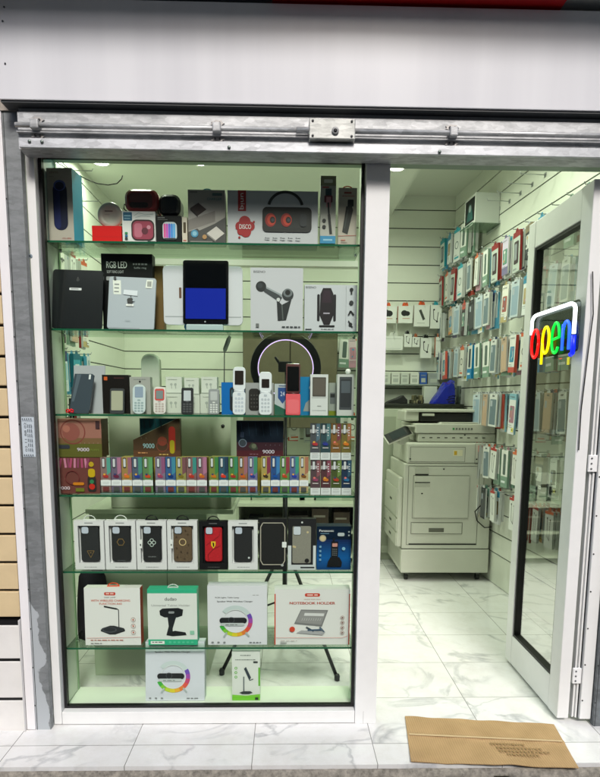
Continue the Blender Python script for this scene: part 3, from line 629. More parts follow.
def d(a, W, H):
    a.poly([(0, .45), (0, 0), (1, 0), (1, .5), (.72, .38), (.3, .25)], '#4a4848'); a.poly([(0, .62), (.45, .78), (.73, .62), (.73, .42), (.0, .22)], '#a9a3a0'); a.poly([(0, .44), (.73, .62), (.73, .42), (0, .24)], '#87807d')
    a.poly([(.06, .66), (.28, .76), (.5, .64), (.26, .52)], '#2a1416'); a.poly([(.06, .66), (.26, .52), (.26, .49), (.06, .62)], '#150a0b')
    a.poly([(.5, .2), (.76, .33), (.98, .2), (.74, .07)], '#cfc8c4'); a.poly([(.5, .2), (.74, .07), (.74, .04), (.5, .17)], '#8b8683'); a.disc(.17, .19, .1, '#4a8fb4'); a.disc(.17, .19, .06, '#8cbfd6'); a.disc(.44, .13, .06, '#b48a5a')
    a.text('CHARGER', .72, .83, .045, '#2e6f74', fit=.4); a.rect(.66, .89, .93, .94, '#53686a'); a.text('wuw', .14, .955, .025, '#555', fit=.2) if False else a.rect(.06, .945, .26, .96, '#5d5a58')
    a.rect(.05, .03, .65, .05, '#8c8784')
boxed('charger_box', 'grey box picturing two square chargers, teal loop on top', 188, 225, 190, s1, d, dep=.05, col='#a8a29e', tab=('#2f8f9c', .13))
def d(a, W, H):
    a.rect(.115, .62, .205, 1., '#9c1119'); a.text('uniq', .16, .8, .095, '#e6dede', fit=.17, rot=-90, bold=.6)
    for (u, v, r) in ((.135, .34, .05), (.19, .42, .065), (.25, .34, .05), (.2, .24, .06), (.15, .25, .045)): a.disc(u, v, r, '#9c0f18')
    a.disc(.1, .3, .012, '#9c0f18'); a.disc(.29, .42, .012, '#9c0f18'); a.disc(.13, .13, .012, '#9c0f18'); a.text('DISCO', .195, .33, .085, '#efe6e6', fit=.13, bold=.4)
    a.arc(.64, .68, .17, .028, 12, 168, '#1b1c1e', sx=1.1); a.rr(.385, .24, .93, .7, .05, '#101113'); a.rr(.42, .3, .9, .62, .04, '#191b1d')
    for u in (.475, .65): a.disc(u, .46, .072, '#8e1713', .85); a.disc(u + .01, .46, .055, '#c23a22', .85); a.disc(u + .022, .46, .035, '#2a0c0c', .85); a.disc(u + .026, .46, .017, '#3a3f48')
    a.rr(.8, .34, .875, .58, .03, '#22252c')
    for k in range(5): a.disc(.42 + k * .085, .12, .007, '#30343a'); a.rect(.43 + k * .085, .105, .465 + k * .085, .125, '#6d7176')
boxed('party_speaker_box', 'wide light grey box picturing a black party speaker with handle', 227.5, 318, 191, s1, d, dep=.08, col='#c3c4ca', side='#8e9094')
def d(a, W, H):
    a.rect(0, .86, 1, 1, '#8f8f74'); a.rr(.22, .9, .78, .95, .05, '#dfe0d6'); a.rect(.12, .83, .55, .845, '#a5302a'); a.rr(.32, .64, .72, .82, .04, '#1c3a44'); a.rr(.25, .62, .78, .72, .06, '#6d2a33'); a.rr(.38, .55, .68, .7, .04, '#c58a92')
    a.line([(.5, .62), (.56, .45)], .11, '#15181b'); a.line([(.56, .45), (.7, .17)], .17, '#101214'); a.disc(.25, .36, .12, '#16181b'); a.disc(.25, .27, .12, '#16181b'); a.rect(0, .03, 1, .14, '#2f87b5'); a.rect(.2, .07, .8, .095, '#8fc0d8')
boxed('selfie_stick_box', 'slim tall box picturing a selfie stick, blue band below', 320.5, 336, 176, s1, d, dep=.035, col='#b6b5ae')
def d(a, W, H):
    a.rect(.3, .9, .7, .93, '#8c4038'); a.dash(.2, .85, .86, .015, '#a85a4a'); a.poly([(.22, .24), (.52, .2), (.8, .62), (.72, .7), (.42, .68)], '#1c1f1e'); a.rr(.5, .68, .82, .8, .05, '#121414'); a.line([(.34, .3), (.52, .62)], .06, '#3c4240')
    a.line([(0, .17), (1, .185)], .02, '#b04030'); a.rect(.15, .09, .4, .11, '#bf7a6c'); a.rect(.15, .055, .5, .067, '#9b8f88')
boxed('torch_box', 'slim pale box picturing a black tool under an orange loop', 338.5, 356.8, 188, s1, d, dep=.035, col='#b9b1a6', tab=('#c8502e', .26))

# ---- shelf 2
def slab(name, label, cat, x0, x1, yt, zb, Y, T, colr, art=None, tilt=8, r=.06, rough=.25, rz=0, ch=.0015, roll=0):
    xc, W, H = span(x0, x1, yt, Y, zb); H = H / math.cos(rad(tilt)); e = empty(name, (xc, Y, zb + .001 + T * math.sin(rad(abs(tilt))) * 0), rad(rz)); e.rotation_euler = (rad(-tilt), rad(roll), rad(rz)); tag(e, label, cat)
    b = MB(); b.rr(-W / 2, W / 2, 0, H, r * W, 0, T, mat(colr, rough, coat=.3, name='device_shell'), ch); o = b.build('shell', e)
    if art: b = MB(); art(Art(b, W, H, -.0003), W, H, b, e); (b.build('markings', e) if b.v else None)
    return e, W, H
def art(a, W, H, b, e):
    a.disc(.5, .83, .03, '#2c2f32'); a.disc(.5, .83, .018, '#060606'); a.rect(.495, .86, .505, .87, '#888'); a.rr(.34, .65, .58, .69, .01, '#d9dce0'); a.rect(.37, .665, .52, .678, '#7b7f85')
slab('tablet', 'large black tablet leaning with its back to the glass', 'tablet', 49, 100, 268, s2 + .001, .09, .008, '#1d2022', art, 9, roll=1.2, rough=.18)
def d(a, W, H):
    a.text('RGB LED', .3, .86, .085, '#f4f4f4', fit=.4, bold=.6); a.text('SOFT RING LIGHT', .27, .77, .035, '#d0d2d4', fit=.33); a.rr(.09, .66, .23, .71, .02, '#9da0a2'); a.dash(.62, .9, .87, .02, '#8c8e90'); a.text('Selfie ring', .76, .82, .03, '#b6b8ba', fit=.24)
    for k in range(18): a.arc(.66, .48, .2, .05, k * 10, k * 10 + 10.5, ['#c0404a', '#c86a3c', '#bfa040', '#8ab04a', '#4aa070', '#3f9aa8', '#4a78b8', '#6a5ab0', '#9a4a9c'][k // 2], 3)
boxed('ring_light_box', 'black box picturing a rainbow ring light, behind the silver tablet', 101.5, 152.5, 254, s2, d, Y=.165, dep=.05, col='#101113')
def art(a, W, H, b, e):
    a.rr(.2, .74, .3, .95, .01, '#e2e6e0') if False else None
    a.poly([(.11, .66), (.27, .66), (.25, .93), (.08, .93)], '#dfe3dc')
    for k in range(3): a.rect(.12, .7 + k * .07, .22, .72 + k * .07, '#6d7378')
    a.poly([(.78, .8), (.92, .8), (.94, .96), (.8, .96)], '#dfe3dc')
    for k in range(5): a.rect(.82 + k * .018, .83, .83 + k * .018, .93, '#2d3134')
    a.poly([(.32, .66), (.62, .64), (.62, .74), (.33, .75)], '#d5dbe4'); a.rr(.39, .44, .55, .48, .01, '#e8ebea'); a.rect(.42, .455, .52, .465, '#aeb3b5')
    for (u, v, r) in ((.45, .555, .045), (.49, .555, .045), (.45, .52, .036), (.49, .52, .036)): a.disc(u, v, r, '#0e1012')
    a.disc(.545, .55, .022, '#aab4c0'); a.poly([(.47, .6), (.495, .615), (.5, .64), (.475, .625)], '#0e1012'); a.rect(.38, .16, .5, .168, '#8c949c'); a.rect(.05, .01, .7, .02, '#6f767c'); a.disc(.13, .96, .03, '#2a2d30')
slab('tablet', 'silver tablet with paper stickers on its back, leaning on black box', 'tablet', 105.5, 153, 275.5, s2 + .001, .1, .008, '#aab3bd', art, 10, rough=.32, roll=1.8)
o, W, H = boxed('brown_carton', 'plain brown carton edge standing between silver tablet and laptop', 146, 163.5, 266, s2, None, Y=.2, dep=.04, col='#6e5632')
# laptop stand with white laptop shell and upright tablet
xc, W, H = span(164, 243, 266, .17, s2 + .03); e = empty('laptop_stand', (xc, .15, s2 + .001)); tag(e, 'white laptop plate on a pale blue stand behind the screen tablet', 'laptop stand')
b = MB(); b.rr(-W / 2, W / 2, .026, .026 + H, .018, 0, .006, mat('#d9dce4', .3), .0015); a = Art(b, W, H + .03, -.0002); a.rect(.02, .22, .98, .235, '#a9afb5'); a.rr(.2, .5, .23, .66, .01, '#6a4b38'); a.rr(.77, .5, .8, .66, .01, '#c9ccd0'); b.build('plate', e)
b = MB(); b.bbox(-W * .33, W * .31, -.02, .03, 0, .006, mat('#9fc4cf', .2), .002)
for sx_ in (-W * .2, W * .2): b.lathe([(.012, 0), (.012, .012)], mat('#4a90b5', .25), 16, Matrix.Translation((sx_, .0, .018)) @ ROTX); b.bbox(sx_ - .01, sx_ + .01, -.008, .004, .006, .03, mat('#9fc4cf', .2))
b.build('stand', e)
def art(a, W, H, b, e):
    c = MB(); x = Art(c, W, H, -.0006); x.rr(.05, .07, .95, .95, .01, mat('#050608', .08, coat=.5)); c.build('glass_front', e)
    c = MB(); x = Art(c, W, H, -.0014); x.rect(.06, .08, .94, .56, mat('#101c6a', .12, em='#16289a', es=.42, name='lit_screen')); c.build('screen', e)
    a.k = 8; a.disc(.49, .035, .017, '#9aa0a6')
slab('tablet', 'tablet with half blue lit screen standing on white laptop plate', 'tablet', 182, 228, 259, s2 + .026, .115, .008, '#0a0b0d', art, 6, rough=.15, r=.05)
b = MB(); b.bbox(-.07, .07, -.012, .02, .0, .0245, mat('#b5c9cc', .15), .004); o = b.build('support_block', None, (Xx(.12, 205, 325), .118, s2 + .0008)); tag(o, 'clear pale support block under the blue screen tablet', 'stand')
def d(a, W, H):
    a.text('BISENO', .17, .935, .035, '#3b3f44', fit=.22, bold=.5)
    a.disc(.2, .705, .1, '#1f2326'); a.disc(.18, .72, .05, '#33383c'); a.line([(.28, .66), (.58, .5)], .1, '#3d4347'); a.line([(.3, .69), (.62, .56)], .03, '#9aa3a8'); a.disc(.71, .58, .11, '#2a2e31'); a.disc(.71, .61, .08, '#6f767a', 1.1); a.disc(.71, .615, .05, '#17191b')
    a.poly([(.5, .5), (.6, .42), (.78, .5), (.68, .18), (.52, .17)], '#23272a'); a.line([(.6, .42), (.62, .18)], .02, '#59605f'); a.disc(.53, .5, .035, '#d0d4d6')
    a.dash(.6, .95, .07, .02, '#3f4448'); a.rect(.1, .06, .16, .12, '#6c6f70')
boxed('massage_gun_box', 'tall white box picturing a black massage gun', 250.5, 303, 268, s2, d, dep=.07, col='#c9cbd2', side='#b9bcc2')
def d(a, W, H):
    a.text('BISENO', .12, .94, .045, '#3b3f44', fit=.19, bold=.5); a.rr(.24, .22, .29, .8, .03, '#14121a'); a.rr(.55, .22, .6, .8, .03, '#14121a'); a.poly([(.3, .8), (.35, .93), (.5, .93), (.55, .8), (.55, .35), (.48, .15), (.37, .15), (.29, .35)], '#150b16'); a.poly([(.33, .62), (.36, .88), (.48, .88), (.52, .62)], '#2a1526')
    a.rect(.36, .38, .48, .41, '#a79fae'); a.rr(.28, .1, .58, .14, .02, '#0d0b10'); a.dash(.32, .56, .055, .02, '#7d8288'); a.line([(.79, .98), (.79, .04)], .004, '#9da1a6'); a.rect(.02, .04, .14, .06, '#30343a')
    a.disc(.89, .9, .035, '#1a1c1f'); a.line([(.89, .9), (.89, .8)], .03, '#1a1c1f'); a.disc(.89, .62, .045, '#2c2f33', .9); a.line([(.84, .36), (.88, .45), (.94, .36)], .03, '#1a1c1f'); a.disc(.88, .16, .035, '#1a1c1f'); a.line([(.84, .24), (.92, .1)], .02, '#1a1c1f')
boxed('phone_holder_box', 'white box picturing a dark purple car phone holder', 304.5, 357, 285, s2, d, dep=.07, col='#c9cdd4')

# ---- shelf 3: phones
def keypad(b, x0, x1, z0, z1, y, m, nc=3, nr=4):
    cw, rh = (x1 - x0) / nc, (z1 - z0) / nr
    for i in range(nc):
        for j in range(nr): b.rr(x0 + (i + .12) * cw, x0 + (i + .88) * cw, z0 + (j + .18) * rh, z0 + (j + .82) * rh, rh * .3, y - .0006, y, m)
def phone(label, x0, x1, yt, body, scr, keys, Y=.1, flip=False, split=.5, scr_box=(.16, .6, .84, .93), kb=(.12, .06, .88, .42), r=.28, face=None, tilt=8, low=None, z=None):
    z = (z or s3) + .001; xc, W, H = span(x0, x1, yt, Y, z); e = empty('mobile_phone', (xc, Y, z)); e.rotation_euler.x = rad(-tilt); tag(e, label, 'phone')
    T = .009
    if flip:
        b = MB(); b.rr(-W / 2, W / 2, 0, H * split - .001, r * W, 0, T, mat(low or body, .3, coat=.3), .0015); b.build('keypad_half', e)
        b = MB(); b.rr(-W / 2 * .97, W / 2 * .97, H * split + .001, H, r * W, .001, T, mat(body, .3, coat=.3), .0015); b.build('screen_half', e)
        b = MB(); b.tube([(-W * .4, .004, H * split), (W * .4, .004, H * split)], .0045, mat(body, .3), 8); b.build('hinge', e)
    else:
        b = MB(); b.rr(-W / 2, W / 2, 0, H, r * W, 0, T, mat(body, .3, coat=.3), .0015); b.build('shell', e)
    y = -.0003
    if face: b = MB(); b.rr((face[1][0] - .5) * W, (face[1][2] - .5) * W, face[1][1] * H, face[1][3] * H, .15 * W, y - .0004, y, mat(face[0], .25, coat=.3)); b.build('face_plate', e); y -= .0006
    if scr: b = MB(); b.rr((scr_box[0] - .5) * W, (scr_box[2] - .5) * W, scr_box[1] * H, scr_box[3] * H, .05 * W, y - .0005, y, mat(scr, .12, coat=.4)); b.build('screen', e)
    if keys:
        b = MB(); keypad(b, (kb[0] - .5) * W, (kb[2] - .5) * W, kb[1] * H, kb[3] * H, y, mat(keys, .4)); n = kb[3] + .045
        b.rr(-.12 * W, .12 * W, (n - .02) * H, (n + .03) * H, .06 * W, y - .0008, y, mat(keys, .35)); b.build('keypad', e)
    return e
o, W, H = boxed('backing_sheet', 'pale grey plastic sheet behind the dark bracket, left phone shelf end', 72.5, 104, 365, s3, None, Y=.15, dep=.004, col='#a9adb4', tilt=7)
xc, W, H = span(68, 92.5, 373, .1, s3); b = MB(); b.prism([(-W * .5, 0), (W * .28, 0), (W * .34, H * .1), (W * .5, H * .96), (W * .42, H), (-W * .3, H), (-W * .4, H * .6)], 0, .008, mat('#3b4650', .25, coat=.4), .0015); a = Art(b, W, H, -.0003); a.poly([(.78, .86), (.86, .86), (.88, .98), (.8, .98)], '#d5dade'); a.poly([(.3, .98), (.48, .98), (.2, .3), (.1, .3)], mat('#55626d', .2))
o = b.build('slanted_tablet', None, (xc, .1, s3 + .001), (rad(-10), 0, 0)); tag(o, 'dark slate slanted tablet cover leaning on the pale sheet', 'tablet')
e = empty('ribbon_bow', (Xx(.085, 70, 410), .082, s3)); tag(e, 'small red ribbon bow at the left end of phone shelf', 'bow')
b = MB(); 
for sx_ in (-1, 1): b.tube([(0, 0, .012), (sx_ * .007, -.003, .018), (sx_ * .013, 0, .014), (sx_ * .012, 0, .006), (sx_ * .005, -.002, .008), (0, 0, .012)], .0032, C('#e01226'), 6)
b.lathe([(.0045, -.003), (.005, 0), (.0045, .003)], '#e01226', 10, Matrix.Translation((0, -.002, .012)) @ ROTX); b.tube([(0, 0, .012), (-.004, 0, .002)], .003, C('#c00f20'), 6); b.build('loops', e)
boxed('phone_box', 'black phone box with an orange square, behind the grey smartphone', 102.5, 129, 375, s3, lambda a, W, H: (a.rr(.07, .86, .2, .95, .01, '#c85a22'), a.dash(.45, .85, .92, .02, '#5a3030')), Y=.135, dep=.04, col='#15110f')
phone('grey smartphone with a pale screen before the black box', 109.5, 124, 388, '#3a3d40', '#a9ab96', None, scr_box=(.1, .14, .9, .9), r=.14)
boxed('phone_box', 'grey phone box with black swirl, behind the white candybar phone', 130, 150.5, 377, s3, lambda a, W, H: (a.poly([(.3, .6), (.36, .72), (.6, .78), (.75, .7), (.7, .62)], '#16181a'), a.disc(.5, .87, .05, '#16181a'), a.dash(.2, .8, .93, .015, '#6a6f73')), Y=.135, dep=.04, col='#a2a49f')
phone('white candybar phone with blue screen and rounded head', 132, 145, 384, '#c4d1d4', '#8fa0b4', '#8fa4a8', scr_box=(.18, .56, .82, .92), r=.42)
phone('white phone with a pink red screen surround', 153, 165.5, 386.5, '#d8d5d2', '#7d8a8c', '#b7a9a4', scr_box=(.22, .56, .78, .86), face=('#c8524e', (.12, .5, .88, .93)), r=.3)
phone('dark charcoal phone with a white screen', 181, 193, 387, '#24262a', '#c3cad0', '#4a4d50', scr_box=(.2, .5, .8, .88), r=.18)
phone('silver phone with chunky keys beside the blue phone box', 208.3, 219, 388.5, '#8d9294', '#b8bdbd', '#d3d6d5', scr_box=(.18, .55, .82, .9), r=.2)
phone('taller white flip phone open, in front of blue box', 232.3, 245.3, 366, '#d6dbe2', '#2a2421', '#b4bdcb', flip=True, split=.5, scr_box=(.16, .63, .84, .92), kb=(.14, .05, .86, .38))
phone('shorter white flip phone open, in front of grey remote box', 258.8, 271.8, 371, '#d6dbe2', '#2a2421', '#aeb6c0', flip=True, split=.52, scr_box=(.2, .63, .8, .83), kb=(.14, .05, .86, .4))
phone('dark red flip phone open with salmon pink lower half', 285.8, 300.6, 362.5, '#4a1316', '#0b0b0c', None, flip=True, split=.42, scr_box=(.1, .47, .9, .94), r=.1, low='#d8525c', face=('#e06a72', (.1, .03, .9, .3)))
def rem(a, W, H): a.rr(.35, .1, .8, .85, .12, '#20262c'); a.rr(.42, .55, .73, .78, .05, '#3f5a66'); a.rect(.45, .2, .7, .45, '#4b5359')
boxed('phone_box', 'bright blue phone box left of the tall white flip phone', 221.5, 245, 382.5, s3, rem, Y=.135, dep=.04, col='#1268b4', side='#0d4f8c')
boxed('remote_box', 'grey box picturing a black remote between two flip phones', 245.5, 273.5, 383, s3, lambda a, W, H: (a.rr(.12, .12, .5, .82, .12, '#1e1b1a'), *[a.disc(.21 + .1 * i, .25 + .12 * j, .028, '#4c4947') for i in range(3) for j in range(4)]), Y=.135, dep=.04, col='#9a9c9e')
boxed('security_box', 'white box with a blue shield emblem, behind the red flip phone', 274.5, 296, 384, s3, lambda a, W, H: (a.poly([(0, 0), (1, 0), (1, .12), (.5, .18), (0, .35)], '#1f5a48'), a.poly([(.16, .88), (.58, .88), (.58, .55), (.37, .36), (.16, .55)], '#274a88'), a.text('24', .37, .68, .14, '#cfd8e6', fit=.2), a.rect(.2, .92, .6, .95, '#5a6a8a')), Y=.14, dep=.04, col='#b3bcc0')
boxed('phone_box', 'cyan blue box with a white phone edge, beside red flip phone', 299.5, 312, 377, s3, lambda a, W, H: (a.disc(.92, .72, .16, '#c4ccd0'), a.poly([(.3, .1), (.95, .1), (.95, .45), (.5, .32)], '#8c9494')), Y=.13, dep=.05, col='#1a76a8')
def wbox(a, W, H): a.rr(.12, .46, .88, .93, .03, '#4c4742'); a.rr(.16, .5, .84, .9, .02, '#5e5750'); a.rect(.08, .43, .92, .45, '#b9bcbc'); a.rect(.4, .22, .62, .24, '#9a9f9f'); a.rect(.1, .12, .9, .13, '#b7bbbb')
boxed('camera_box', 'white box with dark upper window, third from shelf right end', 310.3, 328, 374.5, s3, wbox, dep=.05, col='#d2d6d6')
boxed('phone_box', 'small grey phone box squeezed between two white window boxes', 328.8, 336.2, 383, s3, lambda a, W, H: (a.rr(.15, .35, .85, .7, .1, '#5c6264'), a.rect(.2, .55, .8, .66, '#222626'), a.rect(0, 0, 1, .14, '#6d7a14')), Y=.13, dep=.04, col='#8f9690')
boxed('camera_box', 'white box with tall dark phone window at shelf right end', 337, 353.8, 374.5, s3, lambda a, W, H: (a.rr(.14, .14, .88, .94, .04, '#43484d'), a.rr(.2, .2, .82, .88, .08, '#2c3035'), a.rect(.24, .55, .78, .84, '#505961')), dep=.05, col='#c2c6c4')
for k, (x0, x1, yt, lb) in enumerate(((165, 183, 394, 'leftmost of three white earbud boxes, behind pink screened phone'), (183.5, 200, 395, 'middle of three white earbud boxes, behind charcoal phone'), (200.5, 218, 394, 'right of three white earbud boxes, behind silver phone'))):
    def eb(a, W, H):
        for u, v in ((.35, .55), (.6, .55)): a.disc(u, v, .08, '#a3aca4'); a.line([(u, v), (u + .02, v - .25)], .05, '#a3aca4')
        a.rect(0, .0, 1, .06, '#8f978f'); a.dash(.15, .7, .85, .03, '#9aa298')
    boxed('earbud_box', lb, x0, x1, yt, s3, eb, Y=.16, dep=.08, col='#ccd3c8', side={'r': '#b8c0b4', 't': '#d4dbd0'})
    _, W, H = span(x0, x1, yt, .16, s3)
    boxed('earbud_box', lb.replace('white earbud boxes', 'upper earbud boxes').replace('behind', 'stacked behind'), x0 + 1, x1 - 1, yt - 17, s3 + H + .001, eb, Y=.17, dep=.07, col='#cdd4ca')
# ---- shelf 4: cartons and small boxes
def strip(a, u, v, n=5, c='#c9c2c0', w=.1, h=.006):
    for k in range(n): a.disc(u + k * w, v, h, c)
def cart(kind):
    def f(a, W, H):
        rr = random.Random(kind)
        if kind == 0:
            a.rect(0, 0, 1, .35, '#5a5a22'); a.rect(0, .35, 1, .5, '#74583a'); a.arc(.36, .66, .27, .025, 0, 360, '#7c3a34', 30); a.disc(.32, .66, .2, '#8c5048'); a.disc(.22, .74, .08, '#a86a5c'); a.rr(.03, .22, .28, .32, .03, '#30333e'); a.text('9000', .58, .2, .09, '#dccfe0', fit=.27, bold=.6); a.text('PUFFS', .84, .19, .05, '#7a8a3a', fit=.2); strip(a, .52, .37, 5, '#b9a59c'); a.rect(.88, .75, .97, .95, '#40282c')
        if kind == 1:
            for k in range(9): a.line([(.1 + k * .08, .98), (.04 + k * .08 + rr.random() * .1, .72)], .05, ['#a8486c', '#c27a98', '#8a4060'][k % 3])
            a.rr(.7, .06, .9, .48, .06, '#2a2422'); a.rr(.72, .46, .88, .7, .06, '#c0a010'); a.disc(.8, .82, .06, '#b89a20'); a.disc(.8, .2, .07, '#c02818'); a.disc(.8, .34, .05, '#2f7a50'); a.arc(.35, .45, .16, .02, 0, 360, '#6a2c2c'); a.rr(.36, .24, .62, .32, .04, '#c87a18'); a.text('9000', .15, .16, .09, '#e0d0dc', fit=.27, bold=.6); a.rect(.42, .06, .62, .16, '#6a7020')
        if kind == 3:
            a.rect(0, 0, 1, .42, '#4a1620'); a.rect(0, .2, 1, .42, '#3a1826'); a.disc(.13, .4, .08, '#3c4250', .9, 16); a.arc(.13, .4, .08, .015, 0, 360, '#8088a0'); a.rr(.08, .55, .16, .7, .02, '#343a5a'); a.poly([(.25, .3), (.33, .42), (.42, .36), (.46, .24), (.36, .2)], '#3f4438'); a.disc(.37, .32, .05, '#6a6f5c'); a.text('9000', .68, .17, .1, '#d5cede', fit=.25, bold=.7); strip(a, .62, .35, 4, '#9c94a8'); a.dash(.28, .46, .1, .02, '#8a6070'); a.dash(.6, .95, .07, .012, '#7a5566')
            for k in range(6): a.line([(.1 + k * .15, .95), (.13 + k * .15, .6)], .01, '#16304a')
    return f
x, W, H1 = span(57, 101.5, 457.5, .1, s4)
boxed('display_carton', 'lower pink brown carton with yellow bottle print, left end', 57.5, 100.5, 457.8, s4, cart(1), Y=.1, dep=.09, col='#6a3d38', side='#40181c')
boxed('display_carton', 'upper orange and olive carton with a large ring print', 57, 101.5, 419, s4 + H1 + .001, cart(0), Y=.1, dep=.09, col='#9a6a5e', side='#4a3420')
# rear riser that carries the two open cartons behind the small boxes
xr, Wr, Hr = span(120, 306, 456.5, .2, s4)
for x0, x1, lb in ((120, 207, 'long plain carton behind the left rows of small boxes'), (210, 305, 'long plain carton behind the right rows of small boxes')):
    boxed('flat_carton', lb, x0, x1, 458, s4, None, Y=.19, dep=.08, col='#8a7a30')
zr2 = s4 + span(120, 207, 458, .19, s4)[2] + .001
xc, W, H = span(133, 180, 418.5, .2, zr2); b = MB(); b.prism([(-W / 2, 0), (W / 2, 0), (W / 2, H), (W / 2 - .012, H), (-W / 2, H * .45)], .0, .035, C('#4f3a2a'))
a = Art(b, W, H, -.0003); a.rect(0, 0, 1, .18, '#5a3a24'); a.rr(.76, .14, .9, .8, .07, '#a02018'); a.rr(.78, .1, .88, .45, .05, '#a89a18'); a.disc(.62, .42, .1, '#8c3c2c'); a.arc(.62, .3, .12, .02, 0, 360, '#7a4030'); a.text('9000', .33, .3, .12, '#9fc6cc', fit=.24, bold=.6); strip(a, .08, .5, 3, '#b0a090', .1); a.dash(.1, .3, .12, .03, '#c08a5a'); a.dash(.55, .75, .08, .03, '#c0a05a')
o = b.build('display_carton', None, (xc, .2, zr2)); tag(o, 'slanted brown carton with red and yellow bottle print', 'box')
b = MB(); b.prism([(-W / 2 + .025, H * .55), (W / 2 - .014, H * 1.0), (-W / 2 + .025, H * 1.0)], .012, .015, C('#1c5560')); a = Art(b, W, H, .0118)
for k in range(4): a.line([(.22 + k * .12, .96), (.24 + k * .12, .75)], .03, '#123c48')
b.build('lid', o)
boxed('display_carton', 'large dark navy and maroon carton above the right rows', 236.5, 283.5, 421, zr2, cart(3), Y=.2, dep=.05, col='#141c30', side='#2a141c')
PAL = ['#8c6a68', '#6a5a78', '#a8803c', '#4a5a78', '#5c8a4c', '#7a6a8a', '#2a5aa0', '#9a9440', '#8a5a5a', '#8a5468', '#7c8c30', '#285a78', '#4a8a38', '#a06838', '#6a6aa0', '#b09a40', '#1c4c9a', '#5a9440', '#4a62a0', '#c0a468']
TOP = ['#4aa090', '#b06a90', '#9c5a70', '#3f8f80', '#58a060', '#8f4a78', '#2f88a8', '#7a4a50', '#2f8f88', '#b0688c', '#3a8a40', '#1c3a5a', '#2f8a60', '#a06070', '#38906a', '#8a2a48', '#2d7abf', '#9a3040', '#2f9a80', '#b06a4c']
FR = ['#a83030', '#6a2040', '#d07020', '#203a90', '#c04820', '#9a3a60', '#0a3070', '#7a6a20', '#b03020', '#c06020', '#c07018', '#d03018', '#a02a20', '#c05818', '#28388a', '#3a2a1a', '#0c4c9c', '#b04018', '#2838a0', '#7a4a18']
PAL += ['#584048', '#5a3038', '#4a5a24', '#1c3458', '#4a4e56', '#2c4a54', '#8a5a20', '#7a6a28']
TOP += ['#8a4a54', '#8a3a50', '#6a8a3a', '#2a5a78', '#4a6a80', '#4a7a80', '#7a3040', '#b06a40']
FR += ['#8a4060', '#c0702a', '#a83a20', '#2a6a98', '#a83038', '#28348a', '#a06030', '#c87020']
def mute(h, k=.3):
    c = [int(h[i:i + 2], 16) for i in (1, 3, 5)]; g_ = sum(c) / 3; return '#%02x%02x%02x' % tuple(int(v + (g_ - v) * k) for v in c)
PAL = [mute(c) for c in PAL]; TOP = [mute(c, .2) for c in TOP]
def small(x0, x1, yt, zb, ci, label, stack=False, Y=.1):
    xc, W, H = span(x0, x1, yt, Y, zb); b = MB(); base = PAL[ci]; b.box(-W / 2, W / 2, 0, .022, 0, H, C(base), C('#3a3030')); a = Art(b, W, H)
    t = TOP[ci]; v0 = .2 if not stack else .2
    a.rect(.62, .45, 1, .995, t); a.rect(0, .42, 1, .5, mat(base, .4)); a.poly([(.0, .56), (.6, .5), (1, .58), (1, .44), (0, .44)], base)
    a.rr(.16, .7, .46, .985, .1, '#202226'); a.rr(.2, .73, .42, .96, .06, '#c8ccd0')
    if stack: a.text('9000', .33, .79, .2, '#e4e4ec', fit=.36, rot=90, bold=1.)
    if stack:
        for k in range(4): a.rect(.7, .66 + k * .07, .82, .69 + k * .07, '#d9d9df')
    f = FR[ci]; fv = .45 if stack else .48
    a.disc(.42, fv, .2, f, 1.1, 12); a.disc(.6, fv - .02, .15, f, 1.2, 12); a.disc(.38, fv + .04, .1, '#d9a23a' if ci % 3 == 0 else '#2a3a6a' if ci % 3 == 1 else '#e0746a', 1.2, 10); a.rect(.2, fv - .13, .8, fv - .11, '#d8d0d0')
    if stack: a.rect(0, .0, 1, .2, '#d3d8da'); a.rect(.2, .16, .8, .17, '#8a6a6a'); a.dash(.18, .85, .11, .015, '#9aa0a4'); a.dash(.18, .8, .07, .015, '#9aa0a4')
    else: a.rect(0, .2, 1, .36, '#dfe3e6'); a.dash(.2, .85, .3, .012, '#aab0b4'); a.dash(.2, .8, .26, .012, '#aab0b4'); a.rect(.2, .03, .8, .17, '#4a4a4a' if ci % 2 else '#6a3030')
    o = b.build('flavour_box', None, (xc, Y, zb + .0005)); tag(o, label, 'small box', 'small colourful flavour boxes'); return W
ordn = ['first', 'second', 'third', 'fourth', 'fifth', 'sixth', 'seventh', 'eighth', 'ninth', 'tenth']
ci = 0
for gi, (x0, x1, nm) in enumerate(((100, 153.6, 'leftmost'), (154.6, 207.6, 'second'), (208.4, 258, 'third'), (260.5, 309, 'rightmost'))):
    a0 = on(1, .09, x0, 480); a1 = on(1, .09, x1, 480); e = empty('display_tray', ((a0.x + a1.x) / 2, .088, s4 + .0005)); tag(e, 'clear tray under the %s set of five small flavour boxes' % nm, 'tray')
    w_ = (a1.x - a0.x) / 2; b = MB(); b.box(-w_, w_, 0, .06, 0, .004, mat('#7f9a96', .15)); b.box(-w_, w_, 0, .001, .0041, .016, SHELFG); b.box(-w_ - .001, -w_ + .0005, .0015, .06, .0041, .05, mat('#26282a', .3)); b.build('base', e)
    st = (x1 - x0 - 1) / 5
    for k in range(5):
        if ci == 11: cc = 11
        small(x0 + .8 + k * st, x0 + .3 + (k + 1) * st, 457.5 - gi * .2, s4 + .0048, ci, '%s small flavour box from the left in the %s clear tray' % (ordn[k], nm)); ci += 1
zrow = s4
for row, (yt, nm) in enumerate(((460.2, 'lower'), (423.6, 'upper'))):
    H = span(310, 320, yt, .095, zrow)[2]
    for k in range(4): small(310.6 + k * 10.35 - row * .3, 320.3 + k * 10.35 - row * .3, yt, zrow + .0005, 20 + row * 4 + k, '%s box from the left in the %s row of the right stack' % (ordn[k], nm), True, .095)
    zrow += H + .001
